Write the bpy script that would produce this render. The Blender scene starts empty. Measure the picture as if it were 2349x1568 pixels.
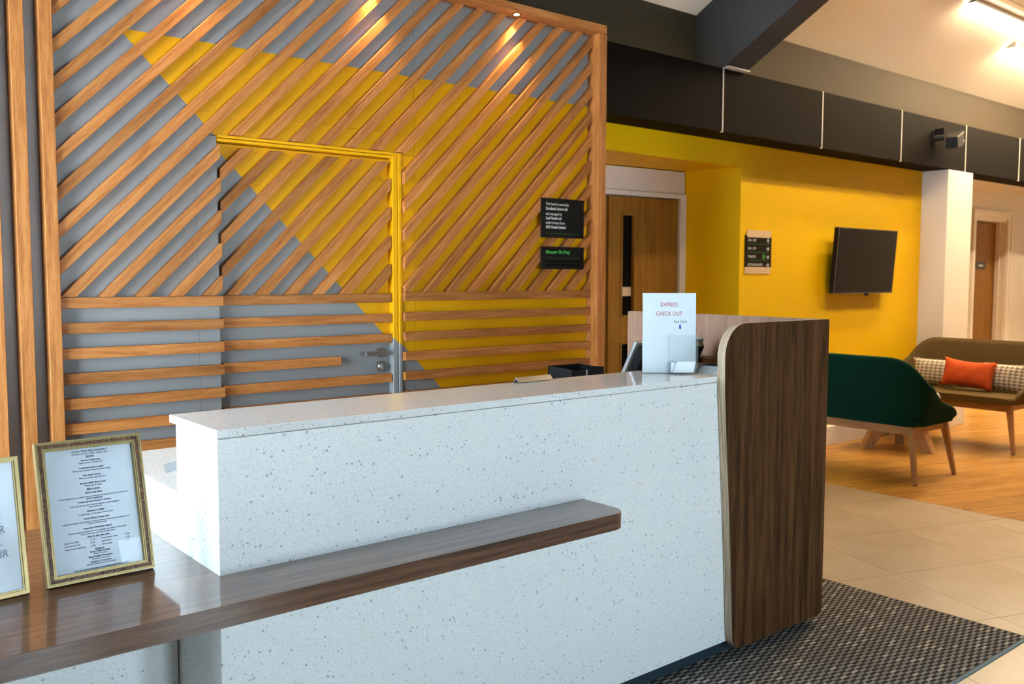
import bpy, bmesh, math, random
from mathutils import Matrix, Vector
random.seed(7)
S = bpy.context.scene
COL = S.collection

# ------------------------------------------------------------------ camera
cam_d = bpy.data.cameras.new('camera')
cam = bpy.data.objects.new('camera', cam_d); COL.objects.link(cam)
_yaw, _pitch, _roll = math.radians(39.49188), math.radians(-4.08139), math.radians(0.12255)
_f = Vector((math.sin(_yaw)*math.cos(_pitch), math.cos(_yaw)*math.cos(_pitch), math.sin(_pitch)))
_r = Vector((math.cos(_yaw), -math.sin(_yaw), 0)); _u = _r.cross(_f)
_r2 = _r*math.cos(_roll)+_u*math.sin(_roll); _u2 = _u*math.cos(_roll)-_r*math.sin(_roll)
cam.matrix_world = Matrix(((_r2.x, _u2.x, -_f.x, 0), (_r2.y, _u2.y, -_f.y, 0), (_r2.z, _u2.z, -_f.z, 1.475), (0, 0, 0, 1)))
cam_d.sensor_width = 36.0; cam_d.lens = 2081.727/2349*36; cam_d.sensor_fit = 'HORIZONTAL'
cam_d.clip_start = .05; cam_d.clip_end = 200
cam_d.dof.use_dof = True; cam_d.dof.focus_distance = 2.9; cam_d.dof.aperture_fstop = 5.0
S.camera = cam

# ------------------------------------------------------------------ world, light, exposure
SKY = 25.0
SUN = 140.0
LED = 150.0
COVE = 6.0
SPOT = 38.0
S.view_settings.view_transform = 'Standard'; S.view_settings.look = 'None'
S.view_settings.exposure = 0.0; S.view_settings.gamma = 1.0; S.view_settings.use_curve_mapping = False
S.cycles.use_denoising = True
S.cycles.max_bounces = 9; S.cycles.diffuse_bounces = 5; S.cycles.glossy_bounces = 4; S.cycles.transparent_max_bounces = 12
S.cycles.caustics_reflective = False; S.cycles.caustics_refractive = False
S.cycles.sample_clamp_indirect = 60.0
W = bpy.data.worlds.new('overcast_sky'); S.world = W; W.use_nodes = True
bg = W.node_tree.nodes['Background']; bg.inputs[0].default_value = (.68, .87, 1.0, 1); bg.inputs[1].default_value = SKY

sun_d = bpy.data.lights.new('sun', 'SUN'); sun_d.energy = SUN; sun_d.color = (1, .97, .92); sun_d.angle = math.radians(.53)
sun = bpy.data.objects.new('sun', sun_d); COL.objects.link(sun)          # high sun behind the back wall: it lights the paving outside
sun.rotation_euler = Vector((-.30, -.36, -.88)).to_track_quat('-Z', 'Y').to_euler(); sun.location = (8, 9, 12)
# window openings (left wall and front wall), used by the walls, the panes and the light portals
WX, WY = -1.0, -3.4                    # left wall plane X, front wall plane Y
LEFT_WIN = [(1.85, 2.80), (2.86, 3.81)]
FRONT_WIN = [(1.1, 1.85), (2.35, 3.1)]
WZ0, WZ1 = .06, 2.45
def portal(name, loc, rot, sx, sy):
    d = bpy.data.lights.new(name, 'AREA'); d.shape = 'RECTANGLE'; d.size = sx; d.size_y = sy
    d.cycles.is_portal = True
    o = bpy.data.objects.new(name, d); COL.objects.link(o); o.location = loc; o.rotation_euler = rot
for a, b in LEFT_WIN: portal('daylight_portal', (WX-.02, (a+b)/2, (WZ0+WZ1)/2), (0, -math.pi/2, 0), WZ1-WZ0, b-a)
for a, b in FRONT_WIN: portal('daylight_portal', ((a+b)/2, WY-.02, (WZ0+WZ1)/2), (math.pi/2, 0, 0), b-a, WZ1-WZ0)

# ------------------------------------------------------------------ helpers
WM = {}
def link(o, parent=None, world=None):
    COL.objects.link(o)
    world = world or Matrix()
    if parent is not None:
        o.parent = parent; o.matrix_local = WM[parent.name].inverted() @ world
    else:
        o.matrix_local = world
    WM[o.name] = world
    return o
def tag(o, label=None, cat=None, group=None, kind=None):
    if label: o['label'] = label
    if cat: o['category'] = cat
    if group: o['group'] = group
    if kind: o['kind'] = kind
    return o
def thing(name, loc=(0, 0, 0), rz=0, label=None, cat=None, group=None, kind=None):
    o = bpy.data.objects.new(name, None); o.empty_display_size = .1
    link(o, None, Matrix.Translation(loc) @ Matrix.Rotation(rz, 4, 'Z'))
    return tag(o, label, cat, group, kind)
def obj(name, bm, mats, parent=None, world=None, smooth=False, recalc=True):
    if recalc: bmesh.ops.recalc_face_normals(bm, faces=bm.faces[:])
    me = bpy.data.meshes.new(name); bm.to_mesh(me); bm.free()
    for m in (mats if isinstance(mats, (list, tuple)) else [mats]): me.materials.append(m)
    if smooth:
        for p in me.polygons: p.use_smooth = True
    o = bpy.data.objects.new(name, me)
    return link(o, parent, world)
def cube(bm, x0, x1, y0, y1, z0, z1, mi=0):
    v = [bm.verts.new(p) for p in ((x0,y0,z0),(x1,y0,z0),(x1,y1,z0),(x0,y1,z0),(x0,y0,z1),(x1,y0,z1),(x1,y1,z1),(x0,y1,z1))]
    fs = []
    for f in ((0,3,2,1),(4,5,6,7),(0,1,5,4),(1,2,6,5),(2,3,7,6),(3,0,4,7)):
        fc = bm.faces.new([v[i] for i in f]); fc.material_index = mi; fs.append(fc)
    return v, fs
def bev(bm, w, seg=1, edges=None):
    bmesh.ops.bevel(bm, geom=edges or bm.edges[:], offset=w, segments=seg, affect='EDGES', profile=.5)
def box(name, x0, x1, y0, y1, z0, z1, mat, parent=None, b=0, seg=1, frame=None):
    """box given in world (or in frame) coordinates, origin at its centre"""
    c = Vector(((x0+x1)/2, (y0+y1)/2, (z0+z1)/2))
    bm = bmesh.new(); cube(bm, x0-c.x, x1-c.x, y0-c.y, y1-c.y, z0-c.z, z1-c.z)
    if b: bev(bm, b, seg)
    return obj(name, bm, mat, parent, (frame or Matrix()) @ Matrix.Translation(c))
def prism(bm, pts, a, b, axis='y', mi=0, side_mi=None):
    """polygon pts (2D) extruded from a to b. axis y: pts are (x,z); axis z: pts are (x,y); axis x: pts are (y,z)"""
    def P(p, t): return {'y': (p[0], t, p[1]), 'z': (p[0], p[1], t), 'x': (t, p[0], p[1])}[axis]
    A = [bm.verts.new(P(p, a)) for p in pts]; B = [bm.verts.new(P(p, b)) for p in pts]
    f1 = bm.faces.new(A); f2 = bm.faces.new(B[::-1]); f1.material_index = f2.material_index = mi
    n = len(pts)
    for i in range(n):
        f = bm.faces.new((A[i], B[i], B[(i+1) % n], A[(i+1) % n])); f.material_index = mi if side_mi is None else side_mi
def clip(poly, fn):
    """keep fn(p)>=0 (fn linear)"""
    out = []
    for i, p in enumerate(poly):
        q = poly[(i+1) % len(poly)]; a, b = fn(p), fn(q)
        if a >= 0: out.append(p)
        if a*b < 0:
            t = a/(a-b); out.append((p[0]+(q[0]-p[0])*t, p[1]+(q[1]-p[1])*t))
    return out
def clip_rect(poly, x0, x1, y0, y1):
    for fn in (lambda p: p[0]-x0, lambda p: x1-p[0], lambda p: p[1]-y0, lambda p: y1-p[1]):
        if len(poly) < 3: return []
        poly = clip(poly, fn)
    return poly if len(poly) >= 3 else []
def area(poly): return abs(sum(poly[i-1][0]*poly[i][1]-poly[i][0]*poly[i-1][1] for i in range(len(poly))))/2
def cyl(bm, p0, p1, r0, r1, n=16, mi=0):
    p0, p1 = Vector(p0), Vector(p1); d = (p1-p0).normalized()
    a = d.orthogonal().normalized(); b = d.cross(a)
    R0 = [bm.verts.new(p0+(a*math.cos(2*math.pi*i/n)+b*math.sin(2*math.pi*i/n))*r0) for i in range(n)]
    R1 = [bm.verts.new(p1+(a*math.cos(2*math.pi*i/n)+b*math.sin(2*math.pi*i/n))*r1) for i in range(n)]
    f = [bm.faces.new(R0[::-1]), bm.faces.new(R1)]
    for i in range(n): f.append(bm.faces.new((R0[i], R0[(i+1) % n], R1[(i+1) % n], R1[i])))
    for x in f: x.material_index = mi
def text(name, lines, mat, parent, frame, ext=.0006, joined=False):
    """lines: (string, x, y, size, align, shear, bold, sx). Local frame: x right, y up, z towards the reader"""
    bm = bmesh.new(); o2 = None
    for s, x, y, size, al, sh, bold, sx in lines:
        cu = bpy.data.curves.new('t', 'FONT'); cu.body = s; cu.size = size; cu.align_x = al; cu.shear = sh
        cu.offset = size*.022 if bold else 0; cu.resolution_u = 3; cu.extrude = ext
        o = bpy.data.objects.new('t', cu); COL.objects.link(o)
        dg = bpy.context.evaluated_depsgraph_get()
        me = bpy.data.meshes.new_from_object(o.evaluated_get(dg))
        me.transform(Matrix.Translation((x, y, 0)) @ Matrix.Diagonal((sx, 1, 1, 1)))
        bm.from_mesh(me)
        bpy.data.objects.remove(o); bpy.data.curves.remove(cu); bpy.data.meshes.remove(me)
        if not joined:
            o2 = obj(name, bm, mat, parent, frame, recalc=False); bm = bmesh.new()
    if joined: o2 = obj(name, bm, mat, parent, frame, recalc=False); o2['kind'] = 'stuff'
    return o2
def face_frame(origin, xdir, up):
    x = Vector(xdir).normalized(); z = x.cross(Vector(up)).normalized(); y = z.cross(x)
    return Matrix(((x.x, y.x, z.x, origin[0]), (x.y, y.y, z.y, origin[1]), (x.z, y.z, z.z, origin[2]), (0, 0, 0, 1)))

# ------------------------------------------------------------------ materials
def new_mat(name):
    m = bpy.data.materials.new(name); m.use_nodes = True
    return m, m.node_tree.nodes, m.node_tree.links, m.node_tree.nodes['Principled BSDF']
def plain(name, col, rough=.5, metal=0, spec=.5, noise=0, emis=None, coat=0, bump=0, bscale=200):
    m, N, L, P = new_mat(name)
    P.inputs['Base Color'].default_value = (*col, 1); P.inputs['Roughness'].default_value = rough
    P.inputs['Metallic'].default_value = metal; P.inputs['Specular IOR Level'].default_value = spec
    P.inputs['Coat Weight'].default_value = coat
    tc = N.new('ShaderNodeTexCoord')
    if noise:
        n = N.new('ShaderNodeTexNoise'); n.inputs['Scale'].default_value = 6; n.inputs['Detail'].default_value = 5
        L.new(tc.outputs['Object'], n.inputs['Vector'])
        mx = N.new('ShaderNodeMix'); mx.data_type = 'RGBA'; mx.inputs['B'].default_value = (*[c*(1+noise) for c in col], 1)
        mx.inputs['A'].default_value = (*[c*(1-noise) for c in col], 1)
        L.new(n.outputs['Fac'], mx.inputs['Factor']); L.new(mx.outputs['Result'], P.inputs['Base Color'])
    if bump:
        n2 = N.new('ShaderNodeTexNoise'); n2.inputs['Scale'].default_value = bscale; L.new(tc.outputs['Object'], n2.inputs['Vector'])
        b = N.new('ShaderNodeBump'); b.inputs['Strength'].default_value = bump; b.inputs['Distance'].default_value = .002
        L.new(n2.outputs['Fac'], b.inputs['Height']); L.new(b.outputs['Normal'], P.inputs['Normal'])
    if emis:
        P.inputs['Emission Color'].default_value = (*emis[0], 1); P.inputs['Emission Strength'].default_value = emis[1]
    return m
def wood(name, cols, axis='x', stretch=14, fine=1.0, rough=.42, vary=.25, coat=0, freq=9.0, spec=.18):
    m, N, L, P = new_mat(name)
    tc = N.new('ShaderNodeTexCoord'); oi = N.new('ShaderNodeObjectInfo')
    mp = N.new('ShaderNodeMapping')
    sc = {'x': (1, stretch, stretch), 'y': (stretch, 1, stretch), 'z': (stretch, stretch, 1)}[axis]
    mp.inputs['Scale'].default_value = sc
    rv = N.new('ShaderNodeVectorMath'); rv.operation = 'SCALE'; rv.inputs[0].default_value = (37, 53, 71); L.new(oi.outputs['Random'], rv.inputs['Scale'])
    ad = N.new('ShaderNodeVectorMath'); L.new(mp.outputs[0], ad.inputs[0]); L.new(rv.outputs[0], ad.inputs[1])
    L.new(tc.outputs['Object'], mp.inputs['Vector'])
    n1 = N.new('ShaderNodeTexNoise'); n1.inputs['Scale'].default_value = freq*fine*.35; n1.inputs['Detail'].default_value = 4; n1.inputs['Distortion'].default_value = .6
    n2 = N.new('ShaderNodeTexNoise'); n2.inputs['Scale'].default_value = freq*fine*2.2; n2.inputs['Detail'].default_value = 6; n2.inputs['Roughness'].default_value = .65
    for n in (n1, n2): L.new(ad.outputs[0], n.inputs['Vector'])
    mx = N.new('ShaderNodeMath'); mx.operation = 'MULTIPLY_ADD'; mx.inputs[1].default_value = .55
    mul = N.new('ShaderNodeMath'); mul.operation = 'MULTIPLY'; mul.inputs[1].default_value = .45
    L.new(n2.outputs['Fac'], mul.inputs[0]); L.new(n1.outputs['Fac'], mx.inputs[0]); L.new(mul.outputs[0], mx.inputs[2])
    cr = N.new('ShaderNodeValToRGB'); e = cr.color_ramp.elements
    e[0].position = .36; e[0].color = (*cols[0], 1); e[1].position = .64; e[1].color = (*cols[-1], 1)
    if len(cols) == 3: k = e.new(.5); k.color = (*cols[1], 1)
    L.new(mx.outputs[0], cr.inputs['Fac'])
    hs = N.new('ShaderNodeHueSaturation')
    mr = N.new('ShaderNodeMapRange'); mr.inputs['To Min'].default_value = 1-vary; mr.inputs['To Max'].default_value = 1+vary
    L.new(oi.outputs['Random'], mr.inputs['Value']); L.new(mr.outputs[0], hs.inputs['Value']); L.new(cr.outputs[0], hs.inputs['Color'])
    L.new(hs.outputs[0], P.inputs['Base Color'])
    P.inputs['Roughness'].default_value = rough; P.inputs['Specular IOR Level'].default_value = spec; P.inputs['Coat Weight'].default_value = coat; P.inputs['Coat Roughness'].default_value = .06
    b = N.new('ShaderNodeBump'); b.inputs['Strength'].default_value = .12; b.inputs['Distance'].default_value = .001
    L.new(n2.outputs['Fac'], b.inputs['Height']); L.new(b.outputs['Normal'], P.inputs['Normal'])
    return m
M = {}
OAK = [(.27, .088, .018), (.41, .150, .038), (.52, .215, .065)]
M['oak'] = wood('oiled_oak', OAK, 'x', 16, rough=.5, vary=.2)
M['oak_v'] = wood('oiled_oak_upright', OAK, 'z', 16, rough=.5, vary=.08)
M['oak_leg'] = wood('pale_oak', [(.34, .17, .065), (.48, .27, .12)], 'z', 10, vary=.05)
M['oak_rail'] = wood('pale_oak_rail', [(.34, .17, .065), (.48, .27, .12)], 'x', 10, vary=.05)
WAL = [(.050, .021, .011), (.115, .050, .026), (.185, .088, .047)]
M['walnut_x'] = wood('walnut_along', WAL, 'x', 26, fine=1.0, rough=.3, vary=.0, coat=1.0, freq=5)
M['walnut_z'] = wood('walnut_upright', [(.028, .010, .0035), (.075, .030, .010), (.135, .058, .022)], 'z', 22, fine=1.0, rough=.45, vary=.0, freq=4, spec=.12)
M['walnut_lit'] = wood('walnut_inner_face_lit', [(.24, .135, .09), (.34, .20, .14), (.43, .27, .195)], 'z', 18, rough=.4, vary=0, freq=4, spec=.2)  # walnut lightened in colour to stand for window light on the side board
M['doorwood'] = wood('oak_veneer_door', [(.21, .095, .014), (.28, .135, .024), (.34, .17, .036)], 'z', 14, rough=.4, vary=.04, freq=5)
M['plank'] = wood('honey_oak_plank', [(.30, .14, .026), (.46, .24, .055), (.56, .32, .085)], 'x', 9, rough=.3, vary=.13, freq=3.5)
M['white'] = plain('white_paint', (.74, .72, .68), .55, noise=.02)
M['entrance'] = plain('grey_entrance_paint', (.24, .235, .22), .6, noise=.03)
M['upper'] = plain('pale_ceiling_paint', (.86, .80, .71), .6, noise=.02)
M['taupe'] = plain('taupe_paint', (.050, .040, .026), .6, spec=.1, noise=.03)
M['trimwhite'] = plain('white_gloss', (.78, .76, .72), .3)
M['yellow'] = plain('yellow_paint', (.85, .54, .0), .55, spec=.2, noise=.015)
M['dark'] = plain('charcoal_paint', (.007, .006, .005), .7, spec=.06, noise=.05)
M['beam'] = plain('charcoal_beam_paint', (.05, .05, .05), .6, spec=.15, noise=.05)
M['black'] = plain('black_plastic', (.006, .006, .007), .45, spec=.2)
M['blackgloss'] = plain('black_gloss', (.006, .005, .005), .1, spec=.12)
M['plaque'] = plain('black_plaque', (.008, .008, .008), .4, spec=.12)
M['steel'] = plain('brushed_steel', (.55, .53, .5), .28, metal=1)
M['silver'] = plain('silver_plastic', (.5, .55, .58), .3, metal=.6)
M['gold'] = plain('worn_gold', (.27, .195, .08), .38, metal=.7, noise=.25)
M['plinth'] = plain('dark_plinth', (.02, .035, .045), .4)
M['paper'] = plain('paper', (.66, .69, .72), .6)
M['ink'] = plain('navy_ink', (.025, .045, .10), .7)
M['red'] = plain('red_ink', (.45, .02, .03), .7)
M['blue'] = plain('blue_ink', (.01, .08, .35), .7)
M['greenink'] = plain('green_ink', (.04, .42, .07), .6)
M['greendim'] = plain('dim_green_ink', (.03, .13, .03), .6)
M['whiteink'] = plain('white_ink', (.62, .62, .60), .6)
M['tape'] = plain('masking_tape', (.72, .55, .36), .7, noise=.05)
M['card'] = plain('white_card', (.78, .8, .82), .5)
M['strip'] = plain('pale_joint_strip', (.62, .60, .56), .4)
M['skirt'] = plain('white_skirting', (.74, .73, .72), .4)
M['grey_frame'] = plain('grey_window_frame', (.12, .13, .14), .4, metal=.3)
M['coral'] = plain('coral_fabric', (.62, .10, .028), .9, spec=.1, noise=.06, bump=.15, bscale=500)
M['green'] = plain('bottle_green_fabric', (.002, .030, .019), .85, spec=.1, noise=.12, bump=.2, bscale=700)
M['greenpipe'] = plain('green_piping', (.03, .13, .05), .8, spec=.1)
M['outside'] = plain('pale_paving', (.52, .56, .60), .8, noise=.08)
M['acoustic'] = plain('acoustic_board', (.66, .52, .36), .8)
M['led'] = plain('led_diffuser', (.9, .9, .88), .5, emis=((1, .74, .45), LED))
M['cove'] = plain('cove_led', (.9, .9, .88), .5, emis=((1, .74, .42), COVE))
M['lamp'] = plain('lamp_glow', (.9, .9, .8), .5, emis=((1, .78, .45), 30))
M['housing'] = plain('grey_housing', (.10, .095, .09), .45)

def glass(name, tint=(1, 1, 1), base=.04, rough=.0, mult=1.0):
    m, N, L, P = new_mat(name); N.remove(P)
    tr = N.new('ShaderNodeBsdfTransparent'); tr.inputs[0].default_value = (*tint, 1)
    gl = N.new('ShaderNodeBsdfGlossy'); gl.inputs['Roughness'].default_value = rough
    fr = N.new('ShaderNodeFresnel'); fr.inputs['IOR'].default_value = 1.45
    mu = N.new('ShaderNodeMath'); mu.operation = 'MULTIPLY'; mu.inputs[1].default_value = mult; L.new(fr.outputs[0], mu.inputs[0])
    ge = N.new('ShaderNodeNewGeometry'); ff = N.new('ShaderNodeMath'); ff.operation = 'SUBTRACT'; ff.inputs[0].default_value = 1; L.new(ge.outputs['Backfacing'], ff.inputs[1])
    m2 = N.new('ShaderNodeMath'); m2.operation = 'MULTIPLY'; L.new(mu.outputs[0], m2.inputs[0]); L.new(ff.outputs[0], m2.inputs[1])
    mx = N.new('ShaderNodeMixShader'); L.new(m2.outputs[0], mx.inputs[0]); L.new(tr.outputs[0], mx.inputs[1]); L.new(gl.outputs[0], mx.inputs[2])
    L.new(mx.outputs[0], N['Material Output'].inputs['Surface'])
    return m
M['pane'] = glass('window_glass', (.97, .99, 1))
M['acrylic'] = glass('clear_acrylic', (.975, .985, .985), mult=.8, rough=.03)
M['picglass'] = glass('picture_glass', (.98, .99, 1), mult=.35)

def wall_paint(th=3.657, name='grey_and_yellow_wall_paint'):
    """grey wall with the painted yellow field: right of a 45 degree edge and below a level edge"""
    m, N, L, P = new_mat(name)
    ge = N.new('ShaderNodeNewGeometry'); sp = N.new('ShaderNodeSeparateXYZ'); L.new(ge.outputs['Position'], sp.inputs[0])
    def math_(op, a, b):
        n = N.new('ShaderNodeMath'); n.operation = op
        for i, v in enumerate((a, b)):
            if isinstance(v, (int, float)): n.inputs[i].default_value = v
            else: L.new(v, n.inputs[i])
        return n.outputs[0]
    xz = math_('ADD', sp.outputs['X'], sp.outputs['Z'])
    yy = math_('MULTIPLY', math_('SUBTRACT', sp.outputs['Y'], 3.957), .92)
    d = math_('GREATER_THAN', math_('ADD', xz, yy), th)
    t = math_('LESS_THAN', sp.outputs['Z'], 2.490)
    k = math_('MULTIPLY', d, t)
    mx = N.new('ShaderNodeMix'); mx.data_type = 'RGBA'; mx.inputs['A'].default_value = (.285, .282, .28, 1); mx.inputs['B'].default_value = (.78, .375, .0, 1); P.inputs['Specular IOR Level'].default_value = .25
    L.new(k, mx.inputs['Factor']); L.new(mx.outputs['Result'], P.inputs['Base Color']); P.inputs['Roughness'].default_value = .5
    return m
M['wallpaint'] = wall_paint()
M['framepaint'] = wall_paint(3.632, 'grey_and_yellow_frame_paint')

def terrazzo(rough=.14, name='white_terrazzo'):
    m, N, L, P = new_mat(name)
    ge = N.new('ShaderNodeNewGeometry')
    cur = None
    base = (.82, .83, .82, 1)
    layers = [(90, .20, .80, (.40, .42, .43)), (190, .18, .62, (.22, .23, .23)), (330, .22, .45, (.40, .42, .43)), (165, .16, .84, (.06, .07, .07))]
    prev = None
    for i, (sc, th, pick, col) in enumerate(layers):
        mp = N.new('ShaderNodeMapping'); mp.inputs['Location'].default_value = (i*3.1, i*1.7, i*2.3); mp.inputs['Rotation'].default_value = (.3*i+.2, .5, .9*i)
        L.new(ge.outputs['Position'], mp.inputs['Vector'])
        v = N.new('ShaderNodeTexVoronoi'); v.inputs['Scale'].default_value = sc; v.inputs['Randomness'].default_value = 1
        v.distance = 'MINKOWSKI' if i % 2 else 'EUCLIDEAN'
        if i % 2: v.inputs['Exponent'].default_value = .8
        L.new(mp.outputs[0], v.inputs['Vector'])
        sp = N.new('ShaderNodeSeparateColor'); L.new(v.outputs['Color'], sp.inputs[0])
        a = N.new('ShaderNodeMath'); a.operation = 'GREATER_THAN'; a.inputs[1].default_value = pick; L.new(sp.outputs[0], a.inputs[0])
        th_n = N.new('ShaderNodeMath'); th_n.operation = 'MULTIPLY_ADD'; th_n.inputs[1].default_value = th*1.2; th_n.inputs[2].default_value = th*.5; L.new(sp.outputs[1], th_n.inputs[0])
        b = N.new('ShaderNodeMath'); b.operation = 'LESS_THAN'; L.new(v.outputs['Distance'], b.inputs[0]); L.new(th_n.outputs[0], b.inputs[1])
        k = N.new('ShaderNodeMath'); k.operation = 'MULTIPLY'; L.new(a.outputs[0], k.inputs[0]); L.new(b.outputs[0], k.inputs[1])
        mx = N.new('ShaderNodeMix'); mx.data_type = 'RGBA'; mx.inputs['B'].default_value = (*col, 1)
        if prev is None: mx.inputs['A'].default_value = base
        else: L.new(prev, mx.inputs['A'])
        L.new(k.outputs[0], mx.inputs['Factor']); prev = mx.outputs['Result']
    L.new(prev, P.inputs['Base Color']); P.inputs['Roughness'].default_value = rough
    return m
M['terrazzo'] = terrazzo(.35)
M['terrazzo_top'] = terrazzo(.10, 'polished_white_terrazzo')

def tile_mat():
    m, N, L, P = new_mat('beige_porcelain_tile')
    tc = N.new('ShaderNodeTexCoord'); oi = N.new('ShaderNodeObjectInfo')
    n = N.new('ShaderNodeTexNoise'); n.inputs['Scale'].default_value = 3; n.inputs['Detail'].default_value = 8; n.inputs['Roughness'].default_value = .7; L.new(tc.outputs['Object'], n.inputs['Vector'])
    cr = N.new('ShaderNodeValToRGB'); cr.color_ramp.elements[0].color = (.43, .345, .235, 1); cr.color_ramp.elements[1].color = (.55, .46, .34, 1)
    cr.color_ramp.elements[0].position = .3; cr.color_ramp.elements[1].position = .7
    L.new(n.outputs['Fac'], cr.inputs[0])
    hs = N.new('ShaderNodeHueSaturation'); mr = N.new('ShaderNodeMapRange'); mr.inputs['To Min'].default_value = .94; mr.inputs['To Max'].default_value = 1.06
    L.new(oi.outputs['Random'], mr.inputs['Value']); L.new(mr.outputs[0], hs.inputs['Value']); L.new(cr.outputs[0], hs.inputs['Color']); L.new(hs.outputs[0], P.inputs['Base Color'])
    P.inputs['Roughness'].default_value = .32
    return m
M['tile'] = tile_mat()
M['grout'] = plain('brown_grout', (.16, .125, .09), .9)

def carpet_mat():
    m, N, L, P = new_mat('woven_check_carpet')
    ge = N.new('ShaderNodeNewGeometry'); mp = N.new('ShaderNodeMapping'); mp.inputs['Scale'].default_value = (1/.038, 1/.0131, 0)
    mp.inputs['Location'].default_value = (.13, .37, 0)
    L.new(ge.outputs['Position'], mp.inputs['Vector'])
    fl = N.new('ShaderNodeVectorMath'); fl.operation = 'FLOOR'; L.new(mp.outputs[0], fl.inputs[0])
    sp = N.new('ShaderNodeSeparateXYZ'); L.new(fl.outputs[0], sp.inputs[0])
    ad = N.new('ShaderNodeMath'); L.new(sp.outputs[0], ad.inputs[0]); L.new(sp.outputs[1], ad.inputs[1])
    mo = N.new('ShaderNodeMath'); mo.operation = 'FLOORED_MODULO'; mo.inputs[1].default_value = 2; L.new(ad.outputs[0], mo.inputs[0])
    gt = N.new('ShaderNodeMath'); gt.operation = 'GREATER_THAN'; gt.inputs[1].default_value = .5; L.new(mo.outputs[0], gt.inputs[0])
    wn = N.new('ShaderNodeTexWhiteNoise'); wn.noise_dimensions = '2D'; L.new(fl.outputs[0], wn.inputs['Vector'])
    cr = N.new('ShaderNodeValToRGB'); cr.color_ramp.interpolation = 'CONSTANT'
    e = cr.color_ramp.elements; e[0].color = (.24, .22, .20, 1); e[1].position = .45; e[1].color = (.28, .26, .235, 1)
    k = e.new(.86); k.color = (.45, .41, .34, 1)
    L.new(wn.outputs['Value'], cr.inputs[0])
    mx = N.new('ShaderNodeMix'); mx.data_type = 'RGBA'; mx.inputs['A'].default_value = (.045, .042, .040, 1); L.new(cr.outputs[0], mx.inputs['B']); L.new(gt.outputs[0], mx.inputs['Factor'])
    L.new(mx.outputs['Result'], P.inputs['Base Color']); P.inputs['Roughness'].default_value = .95; P.inputs['Specular IOR Level'].default_value = .05
    n2 = N.new('ShaderNodeTexNoise'); n2.inputs['Scale'].default_value = 900; L.new(ge.outputs['Position'], n2.inputs['Vector'])
    b = N.new('ShaderNodeBump'); b.inputs['Strength'].default_value = .4; b.inputs['Distance'].default_value = .002; L.new(n2.outputs['Fac'], b.inputs['Height']); L.new(b.outputs['Normal'], P.inputs['Normal'])
    return m
M['carpet'] = carpet_mat()
M['edging'] = plain('blue_grey_edging', (.12, .19, .23), .7)

def plywood():
    m, N, L, P = new_mat('plywood_edge')
    ge = N.new('ShaderNodeNewGeometry'); sp = N.new('ShaderNodeSeparateXYZ'); L.new(ge.outputs['Position'], sp.inputs[0])
    mp = N.new('ShaderNodeMapping'); mp.inputs['Scale'].default_value = (3, 260, 5); L.new(ge.outputs['Position'], mp.inputs['Vector'])
    n = N.new('ShaderNodeTexNoise'); n.inputs['Scale'].default_value = 1.4; n.inputs['Detail'].default_value = 4; L.new(mp.outputs[0], n.inputs['Vector'])
    cr = N.new('ShaderNodeValToRGB'); cr.color_ramp.elements[0].position = .32; cr.color_ramp.elements[0].color = (.24, .15, .085, 1)
    cr.color_ramp.elements[1].position = .6; cr.color_ramp.elements[1].color = (.62, .48, .33, 1)
    L.new(n.outputs['Fac'], cr.inputs[0]); L.new(cr.outputs[0], P.inputs['Base Color']); P.inputs['Roughness'].default_value = .5
    return m
M['ply'] = plywood()

def fabric(name, c0, c1, scale=260):
    m, N, L, P = new_mat(name)
    tc = N.new('ShaderNodeTexCoord')
    mp = N.new('ShaderNodeMapping'); mp.inputs['Scale'].default_value = (1, 1, .35); L.new(tc.outputs['Object'], mp.inputs['Vector'])
    n = N.new('ShaderNodeTexNoise'); n.inputs['Scale'].default_value = scale; n.inputs['Detail'].default_value = 3; L.new(mp.outputs[0], n.inputs['Vector'])
    mx = N.new('ShaderNodeMix'); mx.data_type = 'RGBA'; mx.inputs['A'].default_value = (*c0, 1); mx.inputs['B'].default_value = (*c1, 1)
    L.new(n.outputs['Fac'], mx.inputs['Factor']); L.new(mx.outputs['Result'], P.inputs['Base Color'])
    P.inputs['Roughness'].default_value = .95; P.inputs['Specular IOR Level'].default_value = .08
    b = N.new('ShaderNodeBump'); b.inputs['Strength'].default_value = .3; b.inputs['Distance'].default_value = .002; L.new(n.outputs['Fac'], b.inputs['Height']); L.new(b.outputs['Normal'], P.inputs['Normal'])
    return m
M['olive'] = fabric('olive_brown_weave', (.055, .036, .012), (.17, .12, .05))

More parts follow.
